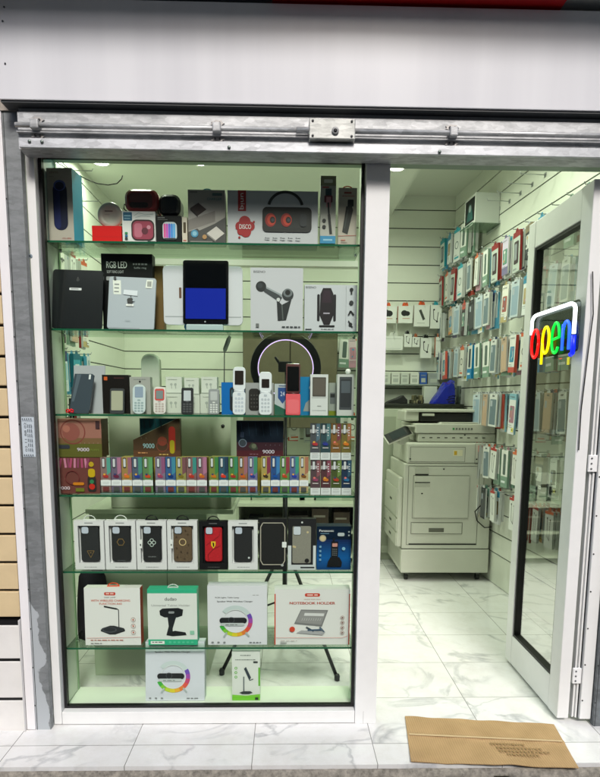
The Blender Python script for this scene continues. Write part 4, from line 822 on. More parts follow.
# ---- shelf 5: phone cases
def casebox(label, x0, x1, yt, frame, case, emblem, tabc, side='#c4c4c4', tag_=False):
    def f(a, W, H):
        dark = frame != '#d9d9dc'
        a.rr(.17, .1, .84, .88, .05, '#8f9294' if not dark else '#08090a')
    xc, W, H = span(x0, x1, yt, .095, s5); e = empty('phone_case_box', (xc, .095, s5 + .0006)); tag(e, label, 'phone case', 'boxed phone cases')
    b = MB(); wi = .13 * W; zt, zb_ = H * .1, H * .13
    fm = C(frame)
    b.box(-W / 2, -W / 2 + wi, 0, .03, 0, H, fm); b.box(W / 2 - wi, W / 2, 0, .03, 0, H, fm); b.box(-W / 2 + wi, W / 2 - wi, 0, .03, 0, zb_, fm); b.box(-W / 2 + wi, W / 2 - wi, 0, .03, H - zt, H, fm); b.box(-W / 2 + wi, W / 2 - wi, .02, .03, zb_, H - zt, C('#cfcfd2' if frame == '#d9d9dc' else '#141416'))
    a = Art(b, W, H); ic = '#8a8d90' if frame == '#d9d9dc' else '#5a5a5c'; a.rect(.36, .945, .64, .965, ic); a.dash(.3, .72, .05, .012, ic)
    b.build('box_frame', e)
    cw = .31 * W; b = MB(); b.rr(-cw, cw, zb_ + .004, H - zt - .004, .1 * W, .006, .019, mat(case, .55, noise=.25, bump=.3, scale=160, name='case_leather'), .003)
    a = Art(b, W, H, .0055); a.rr(.22, .72, .49, .88, .07, '#20211f' if case != '#b81420' else '#5c0a10'); a.rr(.24, .735, .47, .87, .06, '#b9c2d2')
    emblem(a); b.build('phone_case', e)
    if tabc:
        b = MB(); r = .19 * W; b.tube([(r * math.cos(rad(180 - 15 * k)), .015, .0003 + r * .8 * math.sin(rad(15 * k))) for k in range(13)], .0034, C(tabc), 6, flat=.5); b.box(-r * 1.15, r * 1.15, .012, .018, .0003, .004, C(tabc)); b.build('hang_tab', e, (0, 0, H))
    if tag_: b = MB(); b.box(-.012, .0, -.001, -.0002, H * .44, H * .62, C('#e2e4e4')); a = Art(b, W, H, -.0012); b.box(-.008, -.004, -.0014, -.0011, H * .49, H * .53, C('#222222')); b.build('tag', e, (-W / 2 + wi + .006, 0, 0))
    return e
GOLD = mat('#c8a468', .3, .8)
casebox('first boxed phone case, black with a small gold triangle', 74.3, 104, 521, '#d9d9dc', '#26282a', lambda a: (a.line([(.4, .38), (.64, .38), (.52, .24), (.4, .38)], .022, GOLD), a.rect(.49, .33, .55, .35, GOLD)), '#d2d8d2')
casebox('black phone case with a gold hexagon ring in white box', 105, 135.6, 521, '#d9d9dc', '#1f2021', lambda a: (a.arc(.5, .56, .12, .03, 0, 360, GOLD, 6), a.text('GUESS', .5, .18, .016, '#7c8084', fit=.26)), '#d2d8d2')
casebox('black phone case with a silver four petal clover emblem', 136.5, 166.3, 521, '#d9d9dc', '#1b1c1e', lambda a: (*[a.arc(.5 + dx_, .55 + dz_, .06, .022, 0, 360, '#b4c2bc', 10) for dx_, dz_ in ((-.07, 0), (.07, 0), (0, .045), (0, -.045))], a.text('GUESS', .5, .26, .02, '#9aa0a2', fit=.26)), '#141416', tag_=True)
casebox('brown patterned phone case with a gold ring in white box', 167.3, 197.3, 521, '#d9d9dc', '#5e4c38', lambda a: (a.arc(.5, .56, .11, .028, 0, 360, '#cdb583', 16), *[a.arc(u, v, .025, .014, 0, 360, '#3f3022', 6) for u, v in ((.3, .66), (.68, .72), (.7, .5), (.3, .44), (.66, .34), (.45, .36), (.32, .25), (.56, .22), (.6, .8))]), '#141416', tag_=True)
def shield(a): 
    a.line([(.24, .5), (.5, .6), (.72, .7), (.76, .84)], .012, '#5a0810'); a.line([(.76, .5), (.5, .42), (.3, .3), (.34, .16)], .012, '#5a0810')
    a.poly([(.42, .58), (.58, .58), (.58, .5), (.5, .43), (.42, .5)], '#e0b828'); a.poly([(.47, .56), (.53, .55), (.53, .48), (.49, .46)], '#2a1a08')
casebox('red phone case with a yellow shield in a black box', 199, 227.3, 521.5, '#151517', '#b81420', shield, '#101012')
casebox('black phone case in white box, small round dot low right', 228.2, 257.6, 521.5, '#d9d9dc', '#1c1d1f', lambda a: a.disc(.7, .24, .035, '#c0c6c8'), None)
def octa(a):
    p = [(.14, .1), (.86, .1), (.94, .18), (.94, .84), (.86, .92), (.14, .92), (.06, .84), (.06, .18), (.14, .1)]; a.line(p, .03, '#b4aea0'); a.rr(.84, .44, 1, .55, .02, '#dfe2e2'); a.disc(.85, .09, .05, '#a8acac')
def d(a, W, H): a.rr(.1, .12, .9, .9, .06, mat('#171717', .5, noise=.3, bump=.3, scale=160)); octa(a)
boxed('phone_case_box', 'black phone case box with thin pale octagonal border', 259, 286.5, 519, s5, d, dep=.03, col='#1d1d1f', group='boxed phone cases', cat='phone case')
def d(a, W, H):
    a.disc(.5, .93, .035, '#c8cccc'); a.rr(.16, .13, .82, .86, .06, mat('#86847a', .5, noise=.15, scale=200)); a.rr(.2, .68, .46, .86, .05, '#20211f'); a.rr(.2, .69, .45, .85, .05, '#c5ccd6')
    for u, v in ((.25, .45), (.7, .74), (.2, .46)): a.disc(u, v, .04, '#c4b48c')
    a.disc(.68, .18, .08, '#17181a'); a.rect(0, 0, .12, .48, '#c9ced2'); a.rect(.9, 0, 1, .48, '#c9ced2'); a.rect(0, 0, 1, .1, '#c2c7cb'); a.rect(.45, .03, .95, .06, '#23272a')
boxed('phone_case_box', 'dark box with grey patterned phone case in a pale sleeve', 288, 316, 519, s5, d, dep=.03, col='#232325', group='boxed phone cases', cat='phone case')
def d(a, W, H):
    for k in range(14): a.rect(0, k * .05, 1, k * .05 + .0505, mat((.004 + .0, .03 + .011 * (7 - abs(k - 5)) * .9, .12 + .03 * (7 - abs(k - 5))), .35))
    a.text('Panasonic', .28, .905, .05, '#dfe3e6', fit=.42, bold=.4); a.disc(.17, .73, .1, '#a8a08c'); a.disc(.17, .73, .07, '#c8b890'); a.rr(.6, .78, .8, .86, .04, '#aeb8bc'); a.rect(.1, .83, .35, .85, '#5a7a90'); a.disc(.93, .88, .025, '#a9b4b8'); a.disc(.93, .8, .025, '#a9b4b8')
    a.poly([(.42, .66), (.62, .66), (.62, .3), (.42, .3)], '#0c0d10'); a.line([(.48, .64), (.5, .74)], .06, '#0c0d10'); a.rr(.45, .54, .6, .62, .02, '#c08a80'); a.poly([(.3, .08), (.72, .08), (.74, .18), (.66, .3), (.4, .3), (.33, .2)], '#090a0c')
    for i in range(3):
        for j in range(4): a.rect(.45 + i * .05, .34 + j * .045, .485 + i * .05, .36 + j * .045, '#6a6f74')
    a.disc(.78, .5, .05, '#7fb0cc')
    for k in range(4): a.rr(.07, .22 + k * .1, .13, .27 + k * .1, .01, '#6f9ab8')
boxed('cordless_phone_box', 'deep blue box picturing a black cordless phone', 316.8, 351, 526.5, s5, d, dep=.06, col='#041a30', side='#17404a')
# ---- shelf 6: large boxes
def frame_red(a): a.rect(0, .0, 1, .14, '#e2e2e2'); a.rect(.02, .138, 1, .144, '#c8402c')
def d(a, W, H):
    a.rr(.36, .87, .56, .925, .02, '#c23c28'); a.dash(.39, .53, .9, .02, '#e8c8c0'); a.text('DESK LAMP', .46, .835, .022, '#5a4a44', fit=.2); a.text('WITH WIRELESS CHARGING', .47, .78, .036, '#c4553e', fit=.7, bold=.2); a.text('FUNCTION A43', .47, .725, .034, '#c4553e', fit=.4, bold=.2)
    a.line([(.35, .68), (.58, .635)], .028, '#15171a'); a.line([(.58, .64), (.61, .62), (.61, .3)], .014, '#15171a'); a.poly([(.28, .25), (.31, .29), (.45, .335), (.52, .335), (.7, .29), (.72, .25), (.54, .19), (.44, .19)], '#101113'); a.poly([(.28, .265), (.31, .3), (.45, .345), (.52, .345), (.7, .3), (.72, .265), (.54, .205), (.44, .205)], '#2a2d31'); a.ell(.44, .27, .13, .045, '#4a4e54'); a.ell(.44, .275, .11, .036, '#2a2d31')
    for k in range(3): a.arc(.87, .45 - k * .11, .04, .008, 0, 360, '#b6a09a', 14); a.disc(.87, .45 - k * .11, .015, '#c46a56')
    a.line([(.03, .13), (1, .145)], .005, '#c8402c'); a.dash(.1, .7, .095, .012, '#c4705e'); a.dash(.1, .3, .04, .012, '#8a8a8a')
boxed('desk_lamp_box', 'white box with red side picturing a black desk lamp', 84, 140, 588.5, s6, d, dep=.045, col='#dedede', side={'r': '#c8391e', 't': '#e4e2e0'}, tab=('#cf4a26', .1), tilt=1.5)
def d(a, W, H):
    a.rect(0, .93, 1, 1, '#2fae86'); a.rect(0, 0, 1, .1, '#2fae86'); a.text('dudao', .47, .83, .06, '#3c4044', fit=.24, bold=.3); a.text('Universal Tablet Holder', .47, .715, .035, '#8a8e90', fit=.78)
    a.poly([(.24, .62), (.3, .66), (.62, .67), (.72, .64), (.7, .53), (.6, .5), (.34, .5), (.25, .54)], '#14171b'); a.poly([(.4, .52), (.58, .52), (.5, .3), (.5, .2), (.37, .18), (.42, .34)], '#1a1e23'); a.poly([(.37, .18), (.5, .16), (.78, .18), (.76, .23), (.55, .26), (.46, .24)], '#101215'); a.rr(.42, .57, .54, .61, .02, '#8c9094')
    a.rr(.85, .19, .94, .26, .01, '#8cc0a8'); a.rect(.05, .02, .33, .075, '#e8ece8'); a.dash(.08, .3, .055, .014, '#2a2a2a')
    for k in range(6): a.rr(.42 + k * .09, .035, .47 + k * .09, .07, .01, '#58c09c')
boxed('tablet_holder_box', 'white and teal box picturing a black tablet holder', 147.5, 197, 589.5, s6, d, dep=.05, col='#d9dddb', side={'r': '#2fae86', 't': '#35b28a'}, tab=('#bfc4c2', .1))
def lamp(a, W, H, v=0.):
    a.text('RGB Lights Table Lamp', .33, .8 + v, .03, '#5a5c60', fit=.4, bold=.5); a.text('Speaker With Wireless Charger', .46, .735 + v, .032, '#5a5c60', fit=.6, bold=.5); a.dash(.76, .86, .845 + v, .01, '#9a9ca0')
    for k, c in enumerate(['#3ca83c', '#7cbf34', '#b4cc30', '#d8c830', '#e0a832', '#dd7832', '#d85040', '#c04470', '#9a48a8', '#6a4ab0']):
        a.arc(.47, .41, .24, .07, 200 + k * 19, 200 + (k + 1) * 19.3, c, 4, sx=1.05)
    a.arc(.47, .41, .24, .07, 30, 140, '#c0cdcf', 14, sx=1.05); a.arc(.47, .41, .2, .012, 0, 360, '#d8dcde', 24, sx=1.05)
    a.rr(.2, .37, .66, .47, .05, '#1a1c1f'); a.rr(.22, .33, .62, .38, .03, '#b9c0c2'); a.arc(.4, .43, .05, .008, 0, 360, '#4a4e54', 12); a.dash(.3, .5, .35, .01, '#555a5c')
    a.line([(.32, .22), (.27, .14)], .03, '#a9b4b4'); a.line([(.64, .22), (.7, .15)], .03, '#a9b4b4')
    for k in range(3): a.rr(.06 + k * .1, .04, .1 + k * .1, .065, .01, '#85888c')
    a.dash(.7, .9, .05, .016, '#7a7c80')
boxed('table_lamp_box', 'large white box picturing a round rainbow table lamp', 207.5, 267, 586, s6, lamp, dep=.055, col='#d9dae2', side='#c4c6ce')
def d(a, W, H):
    a.rect(.0, 0, .015, .92, '#c8442c'); a.rect(.985, 0, 1, .92, '#c8442c'); a.rr(.4, .87, .6, .93, .02, '#c23c28'); a.dash(.43, .57, .9, .022, '#e8c8c0'); a.text('MADE FOR MAC', .5, .82, .02, '#a06a5c', fit=.22); a.text('NOTEBOOK HOLDER', .5, .755, .045, '#b44a38', fit=.6, bold=.5)
    a.poly([(.26, .38), (.35, .64), (.71, .63), (.63, .33)], '#7a7a7c'); a.poly([(.28, .41), (.355, .62), (.69, .61), (.62, .37)], '#908f90'); a.poly([(.39, .53), (.4, .58), (.66, .57), (.65, .52)], '#d4d4d6')
    for k in range(9): a.line([(.36 + k * .03, .44), (.375 + k * .03, .49)], .005, '#c0c0c2')
    a.poly([(.29, .22), (.36, .27), (.68, .24), (.64, .18)], '#a4a4a8'); a.line([(.42, .33), (.52, .25)], .02, '#3a4450'); a.line([(.44, .27), (.64, .28)], .022, '#3a5068'); a.line([(.6, .33), (.66, .24)], .02, '#5a6a7a')
    a.disc(.235, .29, .037, '#c8442c')
    for k in range(4): a.arc(.9, .5 - k * .09, .024, .006, 0, 360, '#a88a82', 12); a.disc(.9, .5 - k * .09, .01, '#8a5a50')
    a.line([(.02, .14), (.9, .14), (.97, .17)], .004, '#c8442c'); a.dash(.08, .3, .085, .01, '#b9aaa6'); a.dash(.08, .17, .045, .012, '#5a5a5a')
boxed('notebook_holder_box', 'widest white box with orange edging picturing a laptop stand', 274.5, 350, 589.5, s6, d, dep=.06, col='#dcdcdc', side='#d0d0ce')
# ---- display floor
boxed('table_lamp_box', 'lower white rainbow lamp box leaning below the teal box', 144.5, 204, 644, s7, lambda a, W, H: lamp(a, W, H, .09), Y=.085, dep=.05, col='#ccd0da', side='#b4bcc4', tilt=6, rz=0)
def d(a, W, H):
    a.rect(0, 0, 1, .08, '#6fc02c'); a.poly([(0, .08), (1, .08), (1, .13), (.5, .1), (0, .12)], '#7cc63c'); a.rect(.94, .3, 1, .68, '#5fae2c'); a.dash(.3, .68, .93, .02, '#7c8480'); a.dash(.12, .85, .84, .016, '#6a716c'); a.rr(.76, .77, .92, .81, .02, '#3a3f3e')
    for k in range(3): a.disc(.14, .67 - k * .09, .05, '#5aa838'); a.disc(.14, .67 - k * .09, .025, '#dfeadb')
    a.poly([(.43, .66), (.5, .7), (.68, .48), (.62, .42)], '#2f3b44'); a.line([(.62, .42), (.76, .45)], .03, '#3a444c'); a.line([(.42, .5), (.42, .2)], .04, '#5a6468'); a.disc(.5, .17, .22, '#2a2f33', 1.1, 20) if False else a.poly([(.26, .17), (.4, .2), (.66, .2), (.74, .165), (.6, .14), (.36, .14)], '#2c3236'); a.rr(.82, .02, .94, .07, .01, '#22301c')
boxed('phone_stand_box', 'narrow white and green box picturing a desk phone stand', 232, 260, 652, s7, d, Y=.085, dep=.04, col='#d6dad6', side='#bcc8ba')

# ================================================================== INSIDE THE SHOP
def packet_mesh(kind, W, H, T, base, ac, dark):
    b = MB(); b.box(-W / 2, W / 2, 0, T, -H, 0, C(base), C(ac if kind in (0, 3) else '#b9bdb8')); 
    a = Art(b, W, H); a.P = lambda u, v: ((u - .5) * W, -a.k * .0003, (v - 1) * H)
    if kind == 0: a.rect(.0, .86, 1, 1, ac); a.rr(.18, .2, .82, .76, .1, dark); a.rr(.25, .3, .6, .7, .08, '#8d9296'); a.rect(.1, .06, .6, .09, '#8a8f92')
    if kind == 1: a.rr(.1, .06, .9, .84, .08, dark); a.rr(.16, .62, .42, .8, .04, '#aab2ba'); a.rr(.35, .92, .65, .96, .02, '#5a5e60')
    if kind == 2: a.rect(0, .9, 1, 1, ac); a.arc(.5, .5, .26, .07, 0, 360, dark, 16); a.rect(.15, .08, .85, .14, ac); a.rect(.15, .18, .6, .2, '#9a9f9a')
    if kind == 3: a.rect(0, 0, 1, .3, ac); a.rr(.3, .34, .7, .9, .1, dark); a.rect(.1, .12, .7, .18, '#dfe4e4')
    if kind == 4: a.line([(.3, .8), (.35, .3), (.6, .2), (.65, .75)], .05, dark); a.disc(.3, .8, .08, dark, 1, 10); a.disc(.66, .76, .08, dark, 1, 10); a.rect(0, .92, 1, 1, ac)
    b.prism([(-W * .2, .0), (W * .2, 0), (W * .12, .018), (-W * .12, .018)], 0, .0012, C(ac if kind != 1 else '#d0d4d4'))
    return b.mesh('packet')
VAR = []
for i, (k, w_, h_, t_, ba, ac, dk, nm) in enumerate((
    (0, .085, .19, 0.017, '#cfd6cf', '#2f8f9c', '#3c5158', 'teal topped'), (3, .085, .2, 0.019, '#d2d6d0', '#1f7fb4', '#26313c', 'blue banded'), (1, .088, .18, 0.011, '#d4d6d2', '#c4c8c6', '#6f8088', 'grey phone case'),
    (2, .08, .18, 0.022, '#d8d8d0', '#c8603a', '#2f3032', 'orange edged'), (0, .09, .21, 0.022, '#3a98ac', '#1a6a80', '#cfd8d8', 'all teal'), (4, .075, .17, 0.015, '#dde0da', '#b03a34', '#3a3a3c', 'red topped cable'),
    (1, .088, .18, 0.011, '#c0cbd2', '#9fb4c0', '#93a8b8', 'pale blue case'), (3, .08, .2, 0.015, '#e0e2dc', '#7e9a88', '#5a6a64', 'white and sage'), (1, .088, .18, 0.011, '#2b2d30', '#17181a', '#45484c', 'black case'),
    (2, .09, .2, 0.026, '#d6d9d6', '#3aa0b0', '#55676a', 'white and cyan'), (4, .07, .17, 0.015, '#e2e2dd', '#d8704a', '#5a4a44', 'orange topped cable'), (1, .088, .18, 0.011, '#b9a08a', '#a08878', '#c4a890', 'tan case'), (0, .085, .2, 0.015, '#bcc4bc', '#8c3030', '#42363a', 'dark red topped'), (3, .085, .2, 0.019, '#cdd5d8', '#5aa6c8', '#7a98a4', 'light blue banded'))):
    h_ *= 1.18; w_ *= 1.1
    VAR.append((packet_mesh(k, w_, h_, t_, ba, ac, dk), w_, h_, t_, nm))
vr = random.Random(12)
VC = ['#3f8fb0', '#a8625a', '#a99468', '#6a9484', '#7a7496', '#b98a9a', '#2c3e66', '#e2e4df', '#2a2c2e', '#b9c6cc', '#8ab8c8', '#c98a5a']
for i, (ba, ac, nm) in enumerate((('#e3e4e0', '#c2564a', 'white and red'), ('#dfe3e2', '#3f8fb0', 'white and blue'), ('#cdb9c0', '#b98a9a', 'pink edged'), ('#33373b', '#8a7f68', 'black and olive'), ('#e6e3da', '#b9a878', 'cream and tan'), ('#c8d4da', '#2c3e66', 'navy trimmed'), ('#d9dcd8', '#2a2c2e', 'white and black'), ('#b8c8b8', '#6a9484', 'green trimmed'), ('#cfc6da', '#7a7496', 'grey purple'), ('#e4e4e4', '#8ab8c8', 'white and sky'), ('#b9a898', '#c98a5a', 'brown trimmed'), ('#3b2f33', '#c2564a', 'black and red'))):
    W, H, T = vr.uniform(.07, .1), vr.uniform(.17, .25), vr.uniform(.01, .024); b = MB(); b.box(-W / 2, W / 2, 0, T, -H, 0, C(ba), C(ac if i % 3 == 0 else '#c3c7c4')); a = Art(b, W, H); a.P = lambda u, v, a=a, W=W, H=H: ((u - .5) * W, -a.k * .0003, (v - 1) * H)
    if i % 2: a.rect(0, vr.uniform(.72, .86), 1, 1, ac)
    else: a.rect(0, 0, 1, vr.uniform(.12, .3), ac)
    a.rr(.14, .28, .86, .7, .1, mat(vr.choice(VC), .12, coat=.6)); u = vr.uniform(.35, .6)
    a.line([(u, .66), (u + .05, .45), (u - .12, .34)], .06, vr.choice(VC)); a.disc(u, .62, .12, vr.choice(VC), 1, 12); a.disc(u - .1, .38, .09, vr.choice(VC), 1, 12)
    a.dash(.12, .8, .92, .02, '#6d7275'); a.dash(.12, .6, .22, .014, '#7d8285'); a.dash(.12, .7, .17, .012, '#8d9295')
    if vr.random() < .6: a.rr(.62, .06, .94, .16, .03, '#f0e070' if vr.random() < .5 else '#f2f2f2'); a.rect(.67, .1, .88, .12, '#333333')
    b.prism([(-W * .2, .0), (W * .2, 0), (W * .12, .02), (-W * .12, .02)], 0, .0012, C(ac if i % 3 else '#d0d4d4'))
    VAR.append((b.mesh('packet'), W, H, T, nm))
def hookmesh(L):
    b = MB(); b.tube([(0, -.001, 0), (0, -L, 0), (0, -L - .006, .012)], .0028, mat('#a8acac', .3, .8), 6); b.box(-.01, .01, -.004, -.0002, -.012, .012, mat('#a8acac', .3, .8)); return b.mesh('hook')
HK = hookmesh(.15); HK2 = hookmesh(.2)
pk = 0
def hang(wall, mtx, t, z, stack, rowname, hookname, side, vs, group, pm=.0, hk=HK, L=.15):
    global pk
    h = bpy.data.objects.new('hook', hk); COL.objects.link(h); h.parent = wall; h.matrix_parent_inverse = Matrix(); h.location = (t, -.0005, z + .01)
    d_ = L - .012
    for n in range(stack):
        vi = vs[n % len(vs)]
        if R.random() < .38: vi = R.randrange(14, 26)
        me, W, H, T, nm = VAR[vi]
        d_ -= T + R.uniform(.002, .012)
        if d_ < .006: break
        o = bpy.data.objects.new('hanging_packet', me); COL.objects.link(o)
        o.matrix_world = mtx @ Matrix.Translation((t + R.uniform(-.003, .003), -d_ - T, z - .002)) @ Matrix.Rotation(rad(R.uniform(-4, 4)), 4, 'Y') @ Matrix.Rotation(rad(R.uniform(-7, 7)), 4, 'Z')
        tag(o, '%s packet, %s from front, %s, %s' % (nm, ordn[n], hookname, rowname), 'packet', group); pk += 1
RM = Matrix.Translation(rw.location) @ Matrix.Rotation(rw.rotation_euler.z, 4, 'Z')
GR = 'packets hanging on the right wall'
ORD2 = ordn + ['eleventh', 'twelfth', 'thirteenth', 'fourteenth', 'fifteenth', 'sixteenth', 'seventeenth', 'eighteenth']
rows = [(2.58, 0.1, 15, .155, [[0, 13], [7, 9], [9, 2], [7, 3], [2, 8]], 'top row'), (2.29, .08, 16, .15, [[7, 13], [12, 7], [3, 9, 4], [12, 2], [9, 6, 0], [2, 8], [10, 7]], 'second row'), (2.0, .07, 17, .14, [[8, 6, 13], [6, 1], [2, 13], [7, 6], [10, 2, 11], [6, 2], [2, 7, 12]], 'third row'),
        (1.68, .08, 17, .14, [[3, 12, 8], [1, 13, 1], [7, 2], [7, 3, 11, 2], [2, 6], [11, 7, 2], [6, 2, 8]], 'fourth row'), (1.33, .95, 11, .14, [[2, 6, 2, 6], [6, 2, 6, 2], [11, 6, 2, 6]], 'fifth row'), (.98, 1.0, 10, .145, [[7, 2], [10, 5], [2, 10], [5, 7]], 'sixth row'), (.7, 1.0, 10, .145, [[5, 10, 5], [10, 5, 10], [5, 5, 10], [8, 12]], 'bottom row')]
for ri, (z, t0, n, pt_, vv, rn) in enumerate(rows):
    for k in range(n):
        t = t0 + k * pt_
        if t > LR - .35 or (ri > 3 and t > 2.15): break
        if ri == 0 and k >= 4: stack = 0
        else: stack = R.choice((3, 4, 4, 5)) if ri not in (4,) else 6
        if ri > 4: stack = min(stack, 4)
        if t > 1.75 and ri in (1, 2): stack = min(stack, 2)
        if R.random() < .06 and ri: stack = 0
        z_ = z
        hang(rw, RM, t, z_ , stack, rn + ' of right wall', '%s hook from corner' % ORD2[k], 'right', [vv[(k + ri) % len(vv)][q % len(vv[(k + ri) % len(vv)])] for q in range(6)], GR)
# large framed box on the top row near the door, small clear shelf under it
def wallbox(name, label, t, z0, W, H, D, base, ac, dk, cat='box', M=RM, d0=.004):
    b = MB(); b.box(-W / 2, W / 2, -D, 0, 0, H, C(base), C('#c9cdc8')); a = Art(b, W, H, -D); a.rect(.08, .12, .92, .92, dk); a.poly([(.2, .2), (.45, .8), (.7, .5), (.8, .2)], ac); a.disc(.5, .6, .12, '#8fa0a0'); a.rect(.08, .03, .5, .07, '#6a6f70')
    o = b.build(name); o.matrix_world = M @ Matrix.Translation((t, -d0, z0)); tag(o, label, cat); return o
b = MB(); b.box(.67, .9, -.2, -.001, -.006, 0, SHELFG); b.box(.67, .9, -.201, -.2005, -.006, 0, SHELFE); b.box(.67, .9, -.0009, -.0001, -.02, .02, '#b9bdb8'); o = b.build('wall_shelf'); o.matrix_world = RM @ Matrix.Translation((0, 0, 2.49)); tag(o, 'small glass wall shelf high on the right wall', 'shelf')
wallbox('picture_box', 'white box with black front standing high on right wall shelf', .78, 2.4905, .2, .2, .17, '#d8dad4', '#2c5a58', '#14181a')
# left wall
LM = Matrix.Translation(lw.location) @ Matrix.Rotation(lw.rotation_euler.z, 4, 'Z')
for ri, (z, t0, n, vv) in enumerate(((2.1, .5, 6, [12, 5, 3]), (1.82, .5, 6, [12, 11, 7]), (1.54, .5, 6, [0, 4, 13]), (1.28, .5, 5, [7, 12, 11]))):
    for k in range(n): hang(lw, LM, t0 + k * .2, z, 2, '%s row of left wall' % ordn[ri], '%s hook from window' % ordn[k], 'left', [vv[(k + q) % 3] for q in range(3)], 'packets hanging on the left wall')
for k, (z, ta) in enumerate(((2.62, 1.3), (2.62, 1.5), (2.48, 1.2), (2.48, 1.6))):
    h = bpy.data.objects.new('hook', HK2); COL.objects.link(h); h.parent = lw; h.location = (ta, -.0005, z)
# back wall rows seen through the doorway and through the window
BM = Matrix.Translation(bw.location)
def bwp(px, py): q = on(1, YB, px, py); return q.x - bw.location.x, q.z
def earbox(W, H, hang_c, pic, sd):
    b = MB(); b.box(-W / 2, W / 2, 0, .04, -H, 0, C('#dde0da'), C(sd)); a = Art(b, W, H); a.P = lambda u, v: ((u - .5) * W, -a.k * .0003, (v - 1) * H)
    if pic == 0: a.disc(.42, .58, .2, '#121314', 1.1); a.disc(.62, .56, .16, '#121314', 1.2); a.rect(.3, .25, .8, .28, '#c07a5a')
    if pic == 1: a.poly([(.3, .75), (.45, .8), (.72, .35), (.58, .28)], '#3a4038'); a.rect(.2, .15, .7, .17, '#9a9f98')
    if pic == 2: a.line([(.25, .8), (.3, .4), (.6, .3), (.7, .7)], .06, '#202224'); a.disc(.6, .3, .09, '#202224'); a.disc(.3, .8, .08, '#202224')
    if pic == 3: a.rect(.1, .1, .9, .12, '#aab0a8'); a.rect(.1, .8, .9, .83, '#aab0a8')
    b.prism([(-W * .22, 0), (W * .22, 0), (W * .15, .03), (-W * .15, .03)], .015, .018, C(hang_c)); return b
for i, (x0, x1, y0, y1, hc, pc, sd, nm) in enumerate(((378, 396.5, 306, 323, '#d4572c', 0, '#cf5a30', 'leftmost orange tabbed earbud box on back wall'), (398.5, 413, 306, 323, '#d4572c', 0, '#cf5a30', 'second orange tabbed earbud box, black earbuds pictured'), (414.5, 430, 305, 326.5, '#d4572c', 1, '#c9ccc4', 'orange tabbed box picturing a grey green adapter'), (431, 442, 305, 328.5, '#2f9cac', 2, '#c9ccc4', 'teal tabbed box picturing black earphones on back wall'),
    (384, 403, 336, 350, '#c9ccc4', 3, '#c9ccc4', 'white flat box in second back wall row, left'), (404.5, 412, 334, 347, '#1a1b1c', 2, '#c9ccc4', 'small black tabbed card in second back wall row'), (412.5, 420, 337, 347, '#b0603a', 2, '#c9ccc4', 'small upper card with red hook in second row'), (421, 432, 338, 358, '#1a1b1c', 2, '#c9ccc4', 'taller white card with black earphones, second row'), (436, 441, 337, 357, '#c0785a', 3, '#c8704a', 'thin orange edged box beside wall corner'))):
    W = on(1, YB - .1, x1, y0).x - on(1, YB - .1, x0, y0).x; H = on(1, YB - .1, x0, y0).z - on(1, YB - .1, x0, y1).z; q = on(1, YB - .1, (x0 + x1) / 2, y0)
    o = earbox(W, H, hc, pc, sd).build('earbud_box', None, (q.x, YB - .1, q.z)); tag(o, nm, 'box')
    h = bpy.data.objects.new('hook', HK); COL.objects.link(h); h.parent = bw; h.location = (q.x - bw.location.x, -.0005, q.z + .022)
for i, (x0, x1, y0, y1, c) in enumerate(((377, 390.5, 373, 383, '#cfd4c8'), (391.5, 400, 373, 383, '#d6d9cf'), (401, 409, 373, 383, '#cdd2c8'), (410.5, 419, 373, 384, '#dadcd4'), (420, 427, 372, 384, '#3a5ea8'), (428, 440, 373, 384, '#9aa0a0'))):
    zb = on(1, YB - .09, 400, 384).z
    q0, q1 = on(1, YB - .09, x0, 378), on(1, YB - .09, x1, 378); H = on(1, YB - .09, 400, y0).z - zb; W = q1.x - q0.x
    b = MB(); b.box(-W / 2, W / 2, 0, .07, 0, H, C(c)); a = Art(b, W, H); a.rect(.15, .7, .8, .76, '#8d938c'); a.rect(.2, .15, .8, .5, '#b4bab2'); o = b.build('small_carton', None, ((q0.x + q1.x) / 2, YB - .09, zb + .0006)); tag(o, '%s small carton from the left on the back wall ledge' % ordn[i], 'box')
ql, qr = on(1, YB - .1, 370, 385), on(1, YB - .1, 443, 385); b = MB(); b.box(ql.x, qr.x, YB - .11, YB - .0005, zb - .012, zb, mat('#9aa39a', .3)); tag(b.build('wall_ledge'), 'narrow ledge on the back wall carrying small cartons', 'shelf')
qa_, qb_ = on(1, YB - .03, 150, 258), on(1, YB - .03, 362, 267); b = MB(); b.bbox(qa_.x, qb_.x, YB - .035, YB - .0005, qb_.z, qa_.z, mat('#eef0e8', .3), .003); tag(b.build('pale_wall_strip'), 'white horizontal strip across the back wall', 'trunking')  # plain pale strip laid along the back wall
for k in range(9):
    x, z = bwp(170 + k * 21, 300 + (k % 2) * 0)
    if k in (0, 3, 6, 7, 8): hang(bw, BM, x, z + .06, 1 + (k % 2), 'upper row of back wall', '%s hook behind window' % ordn[k], 'back', [7, 9, 2], 'packets hanging on the back wall')
for k in range(3):
    x, z = bwp(344 + k * 7, 352); hang(bw, BM, x, z + .1, 2, 'right row of back wall', '%s hook behind window' % ordn[k], 'back', [[7, 2], [3, 7], [10, 2]][k], 'packets hanging on the back wall')
for k in range(8):
    x, z = bwp(250 + k * 14.5, 428)
    hang(bw, BM, x, z + .12, 2, 'lower row of back wall', '%s hook behind window' % ordn[k], 'back', [[12, 11, 7, 3][k % 4], 2], 'packets hanging on the back wall')

